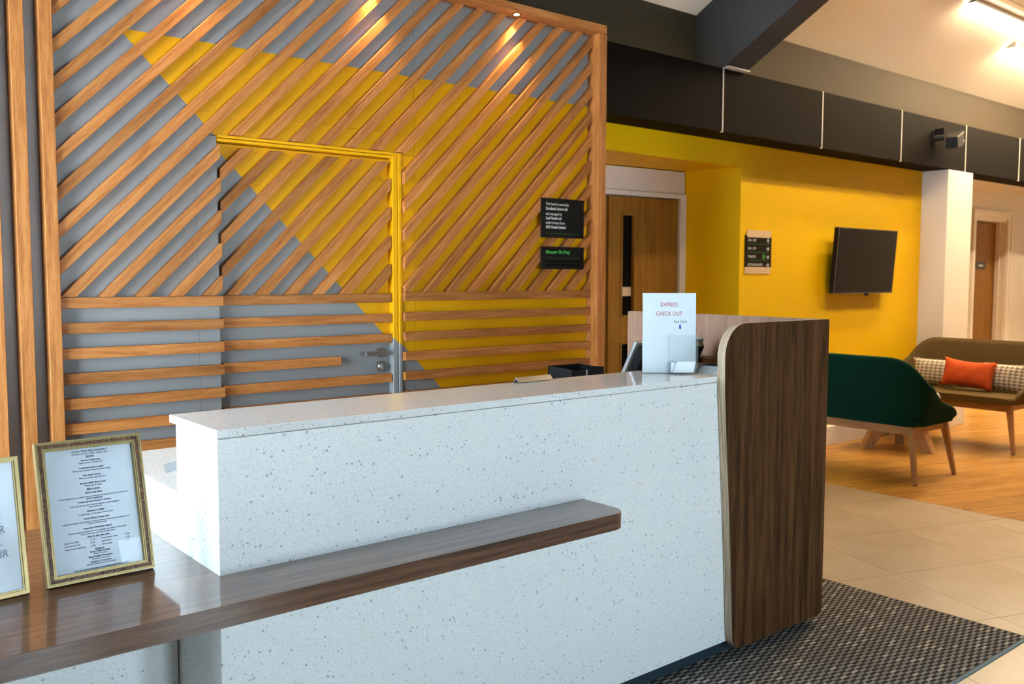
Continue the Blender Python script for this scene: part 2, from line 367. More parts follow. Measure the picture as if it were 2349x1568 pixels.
def triangles():
    """rows of pale and taupe triangles printed on the cushion (object coords: y across, z up)"""
    m, N, L, P = new_mat('triangle_print_fabric')
    tc = N.new('ShaderNodeTexCoord'); sp = N.new('ShaderNodeSeparateXYZ'); L.new(tc.outputs['Object'], sp.inputs[0])
    def mt(op, a, b=None):
        n = N.new('ShaderNodeMath'); n.operation = op
        for i, v in enumerate((a, b)):
            if v is None: continue
            if isinstance(v, (int, float)): n.inputs[i].default_value = v
            else: L.new(v, n.inputs[i])
        return n.outputs[0]
    u = mt('FRACT', mt('DIVIDE', mt('ADD', sp.outputs['Y'], 5), .043))
    v = mt('FRACT', mt('DIVIDE', mt('ADD', sp.outputs['Z'], 5), .030))
    w = mt('ABSOLUTE', mt('SUBTRACT', v, .5))                     # 0 at row centre, .5 at its border
    k = mt('LESS_THAN', w, mt('MULTIPLY', u, .5))
    mx = N.new('ShaderNodeMix'); mx.data_type = 'RGBA'; mx.inputs['A'].default_value = (.66, .60, .50, 1); mx.inputs['B'].default_value = (.21, .17, .115, 1)
    L.new(k, mx.inputs['Factor']); L.new(mx.outputs['Result'], P.inputs['Base Color']); P.inputs['Roughness'].default_value = .9
    return m
M['tri'] = triangles()

def burr():
    m, N, L, P = new_mat('burr_wood_inlay')
    tc = N.new('ShaderNodeTexCoord')
    n = N.new('ShaderNodeTexNoise'); n.inputs['Scale'].default_value = 130; n.inputs['Detail'].default_value = 6; n.inputs['Distortion'].default_value = 1.5; L.new(tc.outputs['Object'], n.inputs['Vector'])
    cr = N.new('ShaderNodeValToRGB'); cr.color_ramp.elements[0].position = .35; cr.color_ramp.elements[0].color = (.045, .018, .010, 1)
    cr.color_ramp.elements[1].position = .65; cr.color_ramp.elements[1].color = (.27, .135, .07, 1)
    L.new(n.outputs['Fac'], cr.inputs[0]); L.new(cr.outputs[0], P.inputs['Base Color']); P.inputs['Roughness'].default_value = .4; P.inputs['Specular IOR Level'].default_value = .15
    return m
M['burr'] = burr()
def perforated():
    m, N, L, P = new_mat('perforated_board')
    ge = N.new('ShaderNodeNewGeometry'); v = N.new('ShaderNodeTexVoronoi'); v.inputs['Scale'].default_value = 34; v.inputs['Randomness'].default_value = .15
    L.new(ge.outputs['Position'], v.inputs['Vector'])
    lt = N.new('ShaderNodeMath'); lt.operation = 'LESS_THAN'; lt.inputs[1].default_value = .28; L.new(v.outputs['Distance'], lt.inputs[0])
    mx = N.new('ShaderNodeMix'); mx.data_type = 'RGBA'; mx.inputs['A'].default_value = (.66, .56, .43, 1); mx.inputs['B'].default_value = (.16, .12, .08, 1)
    L.new(lt.outputs[0], mx.inputs['Factor']); L.new(mx.outputs['Result'], P.inputs['Base Color']); P.inputs['Roughness'].default_value = .8
    return m
M['perf'] = perforated()

# ================================================================== THE SETTING
XR = 13.2                       # right wall
YB = 4.385                      # yellow / white back wall plane
WOODX = 5.855                   # tile | wood floor joint
# ---- floor
floor = box('floor', WX-.15, XR, WY-.15, 5.2, -.12, -.010, M['grout'])
tag(floor, 'lobby floor of beige square tiles joined to honey coloured wood planks', 'floor', kind='structure')
ang = math.radians(-19.6); ux, uy = Vector((math.cos(ang), math.sin(ang))), Vector((-math.sin(ang), math.cos(ang)))
T0 = Vector((4.304, 2.209)); TS = .615; G = .0025
def floor_piece(name, poly, mat, ctr, shared, key):
    """poly in local (u,v) about ctr"""
    if key and key in shared: me = shared[key]
    else:
        bm = bmesh.new(); prism(bm, poly, -.010, 0, 'z')
        bmesh.ops.recalc_face_normals(bm, faces=bm.faces[:])
        me = bpy.data.meshes.new(name); bm.to_mesh(me); bm.free(); me.materials.append(mat)
        if key: shared[key] = me
    o = bpy.data.objects.new(name, me)
    link(o, floor, Matrix.Translation((ctr.x, ctr.y, 0)) @ Matrix.Rotation(ang, 4, 'Z'))
def lay(name, mat, su, sv, origin, rect, stagger=False):
    shared = {}
    R = 16
    for j in range(-int(R/sv), int(R/sv)):
        for i in range(-int(R/su), int(R/su)):
            off = (j*.37 % 1)*su if stagger else 0
            c = origin + ux*((i+.5)*su+off) + uy*((j+.5)*sv)
            if c.x < rect[0]-su or c.x > rect[1]+su or c.y < rect[2]-su or c.y > rect[3]+su: continue
            hw, hh = su/2-G/2, sv/2-G/2
            loc = [(-hw, -hh), (hw, -hh), (hw, hh), (-hw, hh)]
            wp = [tuple(c+ux*p[0]+uy*p[1]) for p in loc]
            cp = clip_rect(wp, *rect)
            if not cp or area(cp) < .002: continue
            full = abs(area(cp)-4*hw*hh) < 1e-6
            lp = loc if full else [((Vector(p)-c).dot(ux), (Vector(p)-c).dot(uy)) for p in cp]
            floor_piece(name, lp, mat, c, shared, 'full' if full else None)
lay('tile', M['tile'], TS, TS, T0, (1.2, WOODX-.004, -1.2, YB))
lay('plank', M['plank'], 1.25, .165, Vector((7, 2)), (WOODX+.002, XR, -.6, 4.87), True)
_fill = box('screed', WX-.1, 1.2, WY-.1, 5.0, -.010, -.001, M['tile'], floor)
# joint strip between the two floors
box('joint_strip', WOODX-.004, WOODX+.004, -1.2, YB, -.01, .0006, M['steel'], floor)

# ---- left and front walls with tall windows (daylight), right wall
def window_wall(name, wins, axis, plane, lo, hi, label, n0):
    bm = bmesh.new(); th = .15
    def put(a, b, z0, z1):
        if axis == 'x': cube(bm, plane-th, plane, a, b, z0, z1)
        else: cube(bm, a, b, plane-th, plane, z0, z1)
    edges = [lo]+[e for w in wins for e in w]+[hi]
    for i in range(0, len(edges), 2): put(edges[i], edges[i+1], 0, 5.9)
    for a, b in wins: put(a, b, 0, WZ0); put(a, b, WZ1, 5.9)
    w = tag(obj(name, bm, M['entrance']), label, 'wall', kind='structure')
    for k, (a, b) in enumerate(wins):
        t = thing('window_%d' % (n0+k), (plane-.08, (a+b)/2, 0) if axis == 'x' else ((a+b)/2, plane-.08, 0), 0,
                  'tall daylight window, number %d along the %s' % (k+1, 'side wall' if axis == 'x' else 'entrance wall'), 'window', kind='structure')
        fr = bmesh.new(); s = .05
        def bar(bm_, a0, a1, z0, z1, d0=-.11, d1=-.04):
            if axis == 'x': cube(bm_, plane+d0, plane+d1, a0, a1, z0, z1)
            else: cube(bm_, a0, a1, plane+d0, plane+d1, z0, z1)
        bar(fr, a, a+s, WZ0, WZ1); bar(fr, b-s, b, WZ0, WZ1); bar(fr, a+s, b-s, WZ0, WZ0+s); bar(fr, a+s, b-s, WZ1-s, WZ1)
        obj('window_frame', fr, M['grey_frame'], t)
        pn = bmesh.new(); bar(pn, a+s, b-s, WZ0+s, WZ1-s, -.078, -.072); obj('pane', pn, M['pane'], t)
    return w
window_wall('wall_left', LEFT_WIN, 'x', WX, WY, 5.1, 'grey side wall with two tall daylight windows', 1)
window_wall('wall_front', FRONT_WIN, 'y', WY, WX, XR, 'grey entrance wall with two tall daylight windows', 4)
tag(box('wall_right', XR, XR+.15, WY, 5.1, 0, 5.9, M['white']), 'white far side wall of the lobby', 'wall', kind='structure')
tag(box('wall_daylight_block', 4.25, 4.37, WY, 1.35, 0, 5.5, M['entrance']), 'grey unseen partition added to keep window daylight off the yellow wall', 'wall', kind='structure')  # added out of view to block front window daylight from recess and yellow wall
gnd = bmesh.new(); cube(gnd, -60, 60, -60, 60, -.2, -.13)
tag(obj('ground', gnd, M['outside']), 'grey paving outside the windows', 'ground', kind='structure')

# ---- ceiling: slope rising from the back wall towards the entrance, then level
CZ, CT = 3.385, .53
YR = .4; ZR = CZ+CT*(YB-YR)
bm = bmesh.new()
prism(bm, [(YB+.3, CZ-CT*.3), (YB+.3, ZR+.4), (YR, ZR+.4), (YR, ZR)], WX-.15, XR+.15, 'x', 0, 0)
ceil = bmesh.new(); prism(ceil, [(YR, ZR), (YR, ZR+.4), (WY-.15, ZR+.4), (WY-.15, ZR)], WX-.15, XR+.15, 'x')
tag(obj('ceiling', bm, M['upper']), 'pale sloping lobby ceiling above the dark bulkhead', 'ceiling', kind='structure')
obj('level_ceiling', ceil, M['entrance'], bpy.data.objects['ceiling'])
def cz(y): return CZ+CT*(YB-y)
# perforated acoustic boards on the slope
XB0, XB1 = 5.353, 5.608
for a, b in ((5.75, 6.95), (6.96, 8.16), (8.17, 9.37), (9.38, 10.58)):
    bm = bmesh.new(); y0, y1 = 3.485, 1.6
    vs = [(a, y0, cz(y0)-.0), (b, y0, cz(y0)-.0), (b, y1, cz(y1)-.0), (a, y1, cz(y1)-.0)]
    lo = [bm.verts.new((x, y, z-.03)) for x, y, z in vs]; hi = [bm.verts.new((x, y, z+.01)) for x, y, z in vs]
    bm.faces.new(lo); bm.faces.new(hi)
    for i in range(4): bm.faces.new((lo[i], lo[(i+1) % 4], hi[(i+1) % 4], hi[i]))
    obj('acoustic_panel', bm, M['perf'], bpy.data.objects['ceiling'])

# ---- slatted reception wall (wall_back_left)
WF, SF = 3.957, 3.917           # backing face, slat face
wallL = thing('wall_back_left', (1.5, 4.05, 0), 0, 'reception wall of diagonal and level oak slats over grey and yellow boards', 'wall', kind='structure')
bm = bmesh.new()
for x0, x1, z0, z1 in ((WX, 1.569, 0, 2.92), (1.569, 2.519, 2.09, 2.92), (2.519, 3.90, 0, 2.92)): cube(bm, x0, x1, WF+.016, 4.12, z0, z1)
cube(bm, 1.569, 2.519, 4.06, 4.12, 0, 2.09)
obj('partition', bm, M['dark'], wallL)
for x0, x1, z0, z1 in ((WX, -.3, 0, 2.92), (-.298, 1.4743, 0, 2.92), (1.4755, 1.569, 0, 2.093), (1.4755, 2.608, 2.096, 2.1952), (1.4755, 2.608, 2.1962, 2.92), (2.5215, 2.608, 0, 2.093), (2.610, 3.845, 0, 2.92)):
    box('backing_panel', x0, x1, WF, WF+.016, z0, z1, M['wallpaint'], wallL)
CW = .0575; C0, CP = -.482, .1435
def diag_slat(k, rect, parent, y0, y1, off=0):
    c = C0+CP*k+off
    strip = [(c-6, -6), (c+6, 6), (c+CW+6, 6), (c+CW-6, -6)]
    poly = clip_rect(strip, *rect)
    if not poly or area(poly) < .0004: return
    cx = sum(p[0] for p in poly)/len(poly); cz_ = sum(p[1] for p in poly)/len(poly)
    s = math.sqrt(.5)
    loc = [((p[0]-cx)*s+(p[1]-cz_)*s, -(p[0]-cx)*s+(p[1]-cz_)*s) for p in poly]     # u along the slat, v across (up-left)
    bm = bmesh.new(); h = (y1-y0)/2; prism(bm, loc, -h, h, 'y'); bev(bm, .0012)
    frame = Matrix(((s, 0, -s, cx), (0, 1, 0, (y0+y1)/2), (s, 0, s, cz_), (0, 0, 0, 1)))
    return obj('slat', bm, M['oak'], parent, frame)
ZT = 2.899; XL, XRR = .907, 3.841
for k in range(-13, 0): diag_slat(k, (XL, XRR, 1.3915, ZT), wallL, SF, WF)
for k in range(0, 5): diag_slat(k, (XL, 1.571, 1.3915, 2.085), wallL, SF, WF)
for k in range(0, 7): diag_slat(k, (1.58, XRR, 2.099, ZT), wallL, SF, WF)
for k in range(7, 21): diag_slat(k, (2.5237, XRR, 1.398, ZT), wallL, SF, WF)
for i in range(14):
    z = 1.3895-.10185*i
    if z < .05: break
    box('slat', XL, 1.572, SF, WF, z-.0435, z, M['oak'], wallL, .0012)
    z = 1.396-.1018*i
    box('slat', 2.5237, XRR, SF, WF, z-.0435, z, M['oak'], wallL, .0012)
for j, x in enumerate((.857, .7575, .6575, .5575, .4575, .3575)):
    box('post', x, x+.0475, 3.892, WF, 0, 2.92, M['oak_v'], wallL, .0015)
for x in (.2575, .1575, .0575, -.0425, -.4, -.8): box('post', x, x+.0475, 3.892, WF, 0, 2.92, M['oak_v'], wallL, .0015)
box('post', 3.841, 3.904, 3.861, 4.12, 0, 2.90, M['oak_v'], wallL, .0015)
box('top_beam', WX, 3.888, 3.846, 4.12, 2.90, 2.946, M['oak'], wallL, .002)

# ---- hidden-frame door in the slatted wall
d1 = thing('door_1', (2.05, 4.0, 0), 0, 'slatted concealed door painted grey and yellow in the reception wall', 'door', kind='structure')
DF = 3.993; DS = 3.956
box('leaf', 1.575, 2.470, DF, DF+.044, .005, 2.066, M['wallpaint'], d1)
for i, (x0, x1, z0, z1) in enumerate(((2.472, 2.4985, 0, 2.0975), (2.503, 2.519, 0, 2.0975))):
    box('door_frame', x0, x1, WF-.008 if i == 0 else WF-.014, 4.06, z0, z1, M['framepaint'], d1, .001)
box('door_frame', 2.4985, 2.503, WF, 4.06, 0, 2.0975, M['framepaint'], d1)
box('door_frame', 1.569, 2.472, WF-.008, 4.06, 2.070, 2.083, M['framepaint'], d1, .001)
box('door_frame', 1.569, 2.503, WF-.014, 4.06, 2.0855, 2.0975, M['framepaint'], d1, .001)
for k in range(0, 13): diag_slat(k, (1.585, 2.4665, 1.3915, 2.052), d1, DS, DF, -.027)
for i in range(13):
    z = 1.390-.1018*i
    box('slat', 1.585, 2.175 if i == 3 else 2.4665, DS, DF, z-.0435, z, M['oak'], d1, .0012)
hb = bmesh.new(); cyl(hb, (2.416, DF, 1.091), (2.416, DF-.010, 1.091), .026, .026, 28); cyl(hb, (2.416, DF-.008, 1.091), (2.416, DF-.05, 1.091), .010, .010, 14)
rose = obj('handle_rose', hb, M['steel'], d1, smooth=False)
box('lever', 2.300, 2.428, DF-.062, DF-.042, 1.080, 1.103, M['steel'], d1, .003, 2)
hb = bmesh.new(); cyl(hb, (2.416, DF, 1.021), (2.416, DF-.012, 1.021), .027, .027, 28); cyl(hb, (2.416, DF-.012, 1.021), (2.416, DF-.022, 1.021), .017, .013, 20); cube(hb, 2.413, 2.419, DF-.034, DF-.02, 1.008, 1.034)
obj('thumb_turn', hb, M['steel'], d1)

# ---- downlights in the soffit of the top beam
for x, nth in ((3.225, 'first'), (2.335, 'second'), (1.43, 'third'), (.53, 'fourth')):
    t = thing('downlight', (x, 3.880, 2.90), 0, 'small recessed downlight in the oak soffit, %s from the end post by the bulkhead' % nth, 'downlight', 'downlights in the oak soffit')
    rb = bmesh.new(); cyl(rb, (x, 3.880, 2.9005), (x, 3.880, 2.8975), .026, .024, 24); obj('rim', rb, M['black'], t)
    lb = bmesh.new(); cyl(lb, (x, 3.880, 2.8985), (x, 3.880, 2.8965), .016, .015, 20); obj('lamp', lb, M['lamp'], t)
    d = bpy.data.lights.new('downlight_beam', 'SPOT'); d.energy = SPOT; d.color = (1, .70, .38); d.spot_size = math.radians(80); d.spot_blend = 1.0; d.shadow_soft_size = .015
    o = bpy.data.objects.new('downlight_beam', d); link(o, t, Matrix.Translation((x, 3.880, 2.893)) @ Matrix.Rotation(math.radians(-3), 4, 'X'))

# ---- back wall right: yellow field, white field, door recess
RX, RZ = 5.925, 2.335
wallR = thing('wall_back_right', (7, 4.5, 0), 0, 'back wall painted bright yellow beside the recess and pale beyond the column', 'wall', kind='structure')
bm = bmesh.new(); cube(bm, RX, 8.83, YB, YB+.2, 0, 2.53); cube(bm, 3.85, RX, YB, YB+.2, RZ, 2.53)
obj('yellow_wall', bm, M['yellow'], wallR)
YD = 4.87
bm = bmesh.new(); cube(bm, 9.30, 11.09, YD, YD+.2, 0, 2.53); cube(bm, 12.03, XR, YD, YD+.2, 0, 2.53); cube(bm, 11.09, 12.03, YD, YD+.2, 2.21, 2.53)
obj('pale_wall', bm, M['white'], wallR)
bm = bmesh.new(); cube(bm, 9.33, XR, YB+.001, YD+.2, 2.517, 2.5295); obj('pale_soffit', bm, M['white'], wallR)
bm = bmesh.new(); cube(bm, WX, XR, YB, YB+.2, 2.53, 5.3); obj('upper_wall', bm, M['taupe'], wallR)
bm = bmesh.new(); cube(bm, WX-.15, XR+.15, 5.18, 5.30, 0, 5.9); cube(bm, WX-.15, XR+.15, YB+.2, 5.18, 2.60, 2.70); cube(bm, XR, XR+.15, 4.3, 5.3, 0, 5.9); obj('outer_wall', bm, M['entrance'], wallR)
# recess: splayed yellow cheek, yellow soffit
P0 = Vector((5.825, 4.845)); DA = math.radians(175.45)
bm = bmesh.new()
prism(bm, [(RX, YB+.001), (RX+.15, YB+.2), (5.97, 5.1), (P0.x, 5.1), (P0.x, P0.y)], 0, RZ, 'z'); obj('recess_cheek', bm, M['yellow'], wallR)
bm = bmesh.new(); cube(bm, 3.9, RX, YB+.2, 5.15, RZ, RZ+.05); obj('recess_soffit', bm, M['yellow'], wallR)
bm = bmesh.new(); cube(bm, 3.85, 4.02, 4.12, 5.18, 0, 2.53); cube(bm, WX, 4.02, 5.05, 5.18, 0, 2.53); obj('recess_flank', bm, M['yellow'], wallR)
RF = Matrix.Translation((P0.x, P0.y, 0)) @ Matrix.Rotation(DA, 4, 'Z')      # x along the recess back, y towards the room
box('recess_back', -.05, 1.95, -.30, -.08, 0, RZ, M['white'], wallR, frame=RF)
box('overdoor_panel', .008, 1.95, -.08, -.008, 2.150, RZ-.008, M['white'], wallR, .003, frame=RF)
d2 = thing('door_2', (P0.x, P0.y, 0), DA, 'double oak veneer door with narrow vision panels in the yellow recess', 'door', kind='structure')
fb = bmesh.new(); cube(fb, .002, .068, -.08, .006, 0, 2.145); cube(fb, .068, 1.62, -.08, .006, 2.108, 2.145); cube(fb, 1.62, 1.68, -.08, .006, 0, 2.145)
obj('door_frame', fb, M['trimwhite'], d2, RF)
for k, a in enumerate((.076, .836)):
    b = a+.735
    g0, g1 = (a+.478, a+.598) if k == 0 else (a+.14, a+.26)
    lb = bmesh.new()
    for q in ((a, g0, 0.005, 2.10), (g1, b, .005, 2.10), (g0, g1, .005, .20), (g0, g1, .955, 1.18), (g0, g1, 1.957, 2.10)): cube(lb, q[0], q[1], -.060, -.016, q[2], q[3])
    lf = obj('leaf', lb, M['doorwood'], d2, RF)
    for z0, z1 in ((.20, .955), (1.18, 1.957)):
        box('vision_pane', g0, g1, -.045, -.040, z0, z1, M['blackgloss'], lf, frame=RF)
        bb = bmesh.new(); s = .014
        cube(bb, g0-s, g0, -.016, -.008, z0-s, z1+s); cube(bb, g1, g1+s, -.016, -.008, z0-s, z1+s); cube(bb, g0, g1, -.016, -.008, z0-s, z0); cube(bb, g0, g1, -.016, -.008, z1, z1+s)
        obj('glazing_bead', bb, M['doorwood'], lf, RF)
box('paper_notice', .076+.482, .076+.594, -.0395, -.038, 1.33, 1.40, M['tape'], d2, frame=RF)
# skirting
tag(box('baseboard_back', RX+.003, 8.815, 4.335, YB, 0, .17, M['skirt'], b=.004), 'white skirting along the foot of the yellow wall', 'skirting', kind='structure')
# column
tag(box('column', 8.825, 9.352, 4.13, 4.90, 0, 2.5165, M['white'], b=.006, seg=2), 'square white column beside the yellow wall under the dark bulkhead', 'column', kind='structure')
# door in the pale wall
d3 = thing('door_3', (11.55, 4.95, 0), 0, 'single oak door in a white moulded frame beyond the column', 'door', kind='structure')
box('leaf', 11.13, 12.00, 4.992, 5.036, .005, 2.155, M['doorwood'], d3)
fb = bmesh.new()
for q in ((11.09, 11.13, YD, 5.07, 0, 2.21), (12.00, 12.03, YD, 5.07, 0, 2.21), (11.13, 12.00, YD, 5.07, 2.165, 2.21), (11.05, 11.12, YD-.02, YD, 0, 2.28), (12.012, 12.11, YD-.02, YD, 0, 2.28), (11.12, 12.012, YD-.02, YD, 2.205, 2.28),
          (11.035, 11.06, YD-.032, YD, 0, 2.29), (12.09, 12.12, YD-.032, YD, 0, 2.29), (11.06, 12.09, YD-.032, YD, 2.265, 2.29), (11.972, 12.00, 4.935, 4.985, 0, 2.165)): cube(fb, *q)
obj('door_frame', fb, M['trimwhite'], d3)
hb = bmesh.new(); cyl(hb, (11.19, 4.992, 1.02), (11.19, 4.95, 1.02), .012, .012, 14); cube(hb, 11.18, 11.31, 4.94, 4.955, 1.012, 1.03); obj('handle', hb, M['black'], d3)

# ---- dark bulkhead with joint strips, cove light on top
bulk = thing('bulkhead', (7, 4.25, 2.52), 0, 'long charcoal bulkhead of flat panels with pale joint strips', 'bulkhead', kind='structure')
box('bulkhead_core', 3.905, XR, 4.142, YB, 2.517, 2.945, M['dark'], bulk)
SEAM = [3.905, 5.352, 6.632, 7.905, 9.168, 10.425, 11.69, XR]
for a, b in zip(SEAM[:-1], SEAM[1:]): box('panel', a+.006, b-.006, 4.130, 4.142, 2.517, 2.963, M['dark'], bulk, .001)
for x in SEAM[1:-1]:
    sb = bmesh.new(); cube(sb, x-.0055, x+.0055, 4.1275, 4.1415, 2.515, 2.966); cube(sb, x-.022, x+.0055, 4.129, 4.134, 2.512, 2.518)
    obj('joint_strip', sb, M['strip'], bulk)
# sloping beam
def slope_box(name, x0, x1, y0, y1, zb, slope, depth, mat, yref):
    bm = bmesh.new(); z = lambda y: zb+slope*(yref-y)
    prism(bm, [(y0, z(y0)), (y1, z(y1)), (y1, z(y1)+depth), (y0, z(y0)+depth)], x0, x1, 'x')
    return obj(name, bm, mat)
bm_ = slope_box('ceiling_beam', XB0, XB1, YB, .3, 2.967, .55, .75, M['beam'], 4.13)
tag(bm_, 'charcoal ceiling beam rising steeply from the bulkhead', 'beam', kind='structure')
box('lit_sliver', XB0+.004, XB1-.002, 4.085, 4.150, 2.9635, 2.975, M['strip'], bm_)  # pale strip standing in for the sliver of light at the beam end
for x0, x1 in ((4.35, 5.34), (5.63, 9.1), (9.2, 13.0)):
    t = thing('led_strip', ((x0+x1)/2, 4.25, 2.95), 0, 'hidden warm light strip on top of the bulkhead, %s' % ('beside the slatted wall' if x0 < 5 else 'right of the sloping beam' if x0 < 9 else 'beyond the column'), 'light strip')
    box('channel', x0, x1, 4.225, 4.265, 2.945, 2.952, M['steel'], t)
    box('diffuser', x0, x1, 4.230, 4.260, 2.952, 2.958, M['cove'], t)

# ---- linear ceiling lights
def linear_light(x0, x1, y, zb, label, group=None):
    t = thing('linear_light', ((x0+x1)/2, y, zb), 0, label, 'ceiling light', group)
    hb = bmesh.new(); prism(hb, [(y-.05, zb+.024), (y+.05, zb+.024), (y+.05, cz(y+.05)-.001), (y-.05, cz(y-.05)-.001)], x0, x1, 'x')
    obj('housing', hb, M['housing'], t)
    box('diffuser', x0+.006, x1-.006, y-.048, y+.048, zb+.014, zb+.024, M['led'], t)
linear_light(7.96, 9.55, 3.60, 3.762, 'long white linear ceiling light beside the perforated boards')
linear_light(9.285, 10.88, 3.80, 3.640, 'linear ceiling light lower on the slope, nearer the pale wall')
linear_light(10.6, 12.2, 3.60, 3.762, 'unseen linear ceiling light added at the far end of the slope')  # out of view, added to raise the light on the yellow wall
for i, (x, y) in enumerate(((5.9, 2.75), (8.6, 2.3), (10.6, 2.3))):  # unseen fixtures added to brighten the yellow wall and floor
    linear_light(x, x+1.6, y, cz(y)-.16, 'unseen linear ceiling light added high on the slope towards the entrance', 'added unseen lights high on the slope')

# ================================================================== RUG
rug = thing('entrance_carpet', (2, 2, 0), 0, 'grey and dark check woven entrance carpet with blue edging under the counter', 'carpet')
box('carpet_pile', -1.4, 3.952, 1.462, 3.3, 0, .006, M['carpet'], rug)
box('edging', -1.4, 3.955, 1.448, 1.462, 0, .006, M['edging'], rug, .003, 2)

# ================================================================== RECEPTION COUNTER
YC = 2.123; XC0, XC1 = .828, 2.84
ctr = thing('reception_counter', (1.8, 2.3, 0), 0, 'long white speckled terrazzo reception counter on a dark plinth', 'counter')
bm = bmesh.new(); cube(bm, XC0, XC1, YC, 2.405, .066, 1.0825); bev(bm, .0012); obj('front_body', bm, M['terrazzo'], ctr)
box('plinth', XC0+.04, XC1+.55, 2.158, 2.38, .006, .066, M['plinth'], ctr)
bm = bmesh.new(); cube(bm, XC0, XC0+.04, 2.405, 3.05, .066, .879); obj('end_panel', bm, M['terrazzo'], ctr)
box('desk_back_panel', 3.36, 3.40, 2.405, 3.05, .066, .879, M['terrazzo'], ctr)
tag(box('counter_top', XC0-.001, 2.790, YC-.001, 2.452, 1.084, 1.1055, M['terrazzo_top'], b=.0015), 'polished white terrazzo slab on top of the reception counter', 'countertop')
tag(box('staff_desk_top', XC0-.001, 3.40, 2.407, 3.05, .880, .903, M['terrazzo_top'], b=.0015), 'lower white terrazzo desk slab behind the reception counter', 'desk top')
# ---- walnut L-shaped shelf
r = .055; pts = [(-.70, 1.92)]
for i in range(9):
    a = -math.pi/2+math.pi/2*i/8; pts.append((2.056-r+r*math.cos(a), 1.92+r+r*math.sin(a)))
pts += [(2.056, YC-.0015), (XC0-.0015, YC-.0015), (XC0-.0015, 2.860), (-.70, 2.860)]
shelf = thing('walnut_shelf', (.4, 2.3, 0), 0, 'thick walnut shelf wrapping the counter corner, carrying two picture frames', 'shelf')
bm = bmesh.new(); prism(bm, pts, .697, .748, 'z'); bev(bm, .0012, 1, [e for e in bm.edges if abs(e.verts[0].co.z-e.verts[1].co.z) < 1e-6]); obj('shelf_board', bm, M['walnut_x'], shelf)
box('support', -.66, -.60, 2.0, 2.78, 0.006, .697, M['terrazzo'], shelf)
box('pedestal', .28, XC0-.004, 2.42, 2.80, .006, .697, M['terrazzo'], shelf)
# ---- walnut screen panel at the counter end
YP = 2.087
scr = thing('screen_panel', (3.1, 2.1, 0), 0, 'tall dark walnut screen with a rounded plywood edge closing the counter end', 'screen')
zt, zb, xr = 1.303, .040, 3.444
pts = []
def arc(cx, cy, rr, a0, a1, n): return [(cx+rr*math.cos(a0+(a1-a0)*i/n), cy+rr*math.sin(a0+(a1-a0)*i/n)) for i in range(n+1)]
pts += arc(xr-.006, zt-.006, .006, 0, math.pi/2, 4)
pts += arc(2.745+.125, zt-.125, .125, math.pi/2, math.radians(180), 14)
pts += [(2.748, 1.05), (2.762, .88), (2.795, .50)]
pts += arc(2.822+.055, zb+.055, .055, math.radians(183), math.radians(270), 8)
pts += arc(xr-.03, zb+.03, .03, -math.pi/2, 0, 6)
bm = bmesh.new(); prism(bm, pts, YP, YC-.0015, 'y', 0, 1); obj('front_board', bm, [M['walnut_z'], M['ply']], scr)
bm = bmesh.new(); prism(bm, [(YC, zb), (3.2, zb), (3.2, zt), (YC, zt)], 3.404, xr, 'x', 0, 1); obj('side_board', bm, [M['walnut_lit'], M['ply']], scr)
box('ledge', 3.30, 3.404, 2.46, 3.05, 1.085, 1.11, M['walnut_z'], scr)

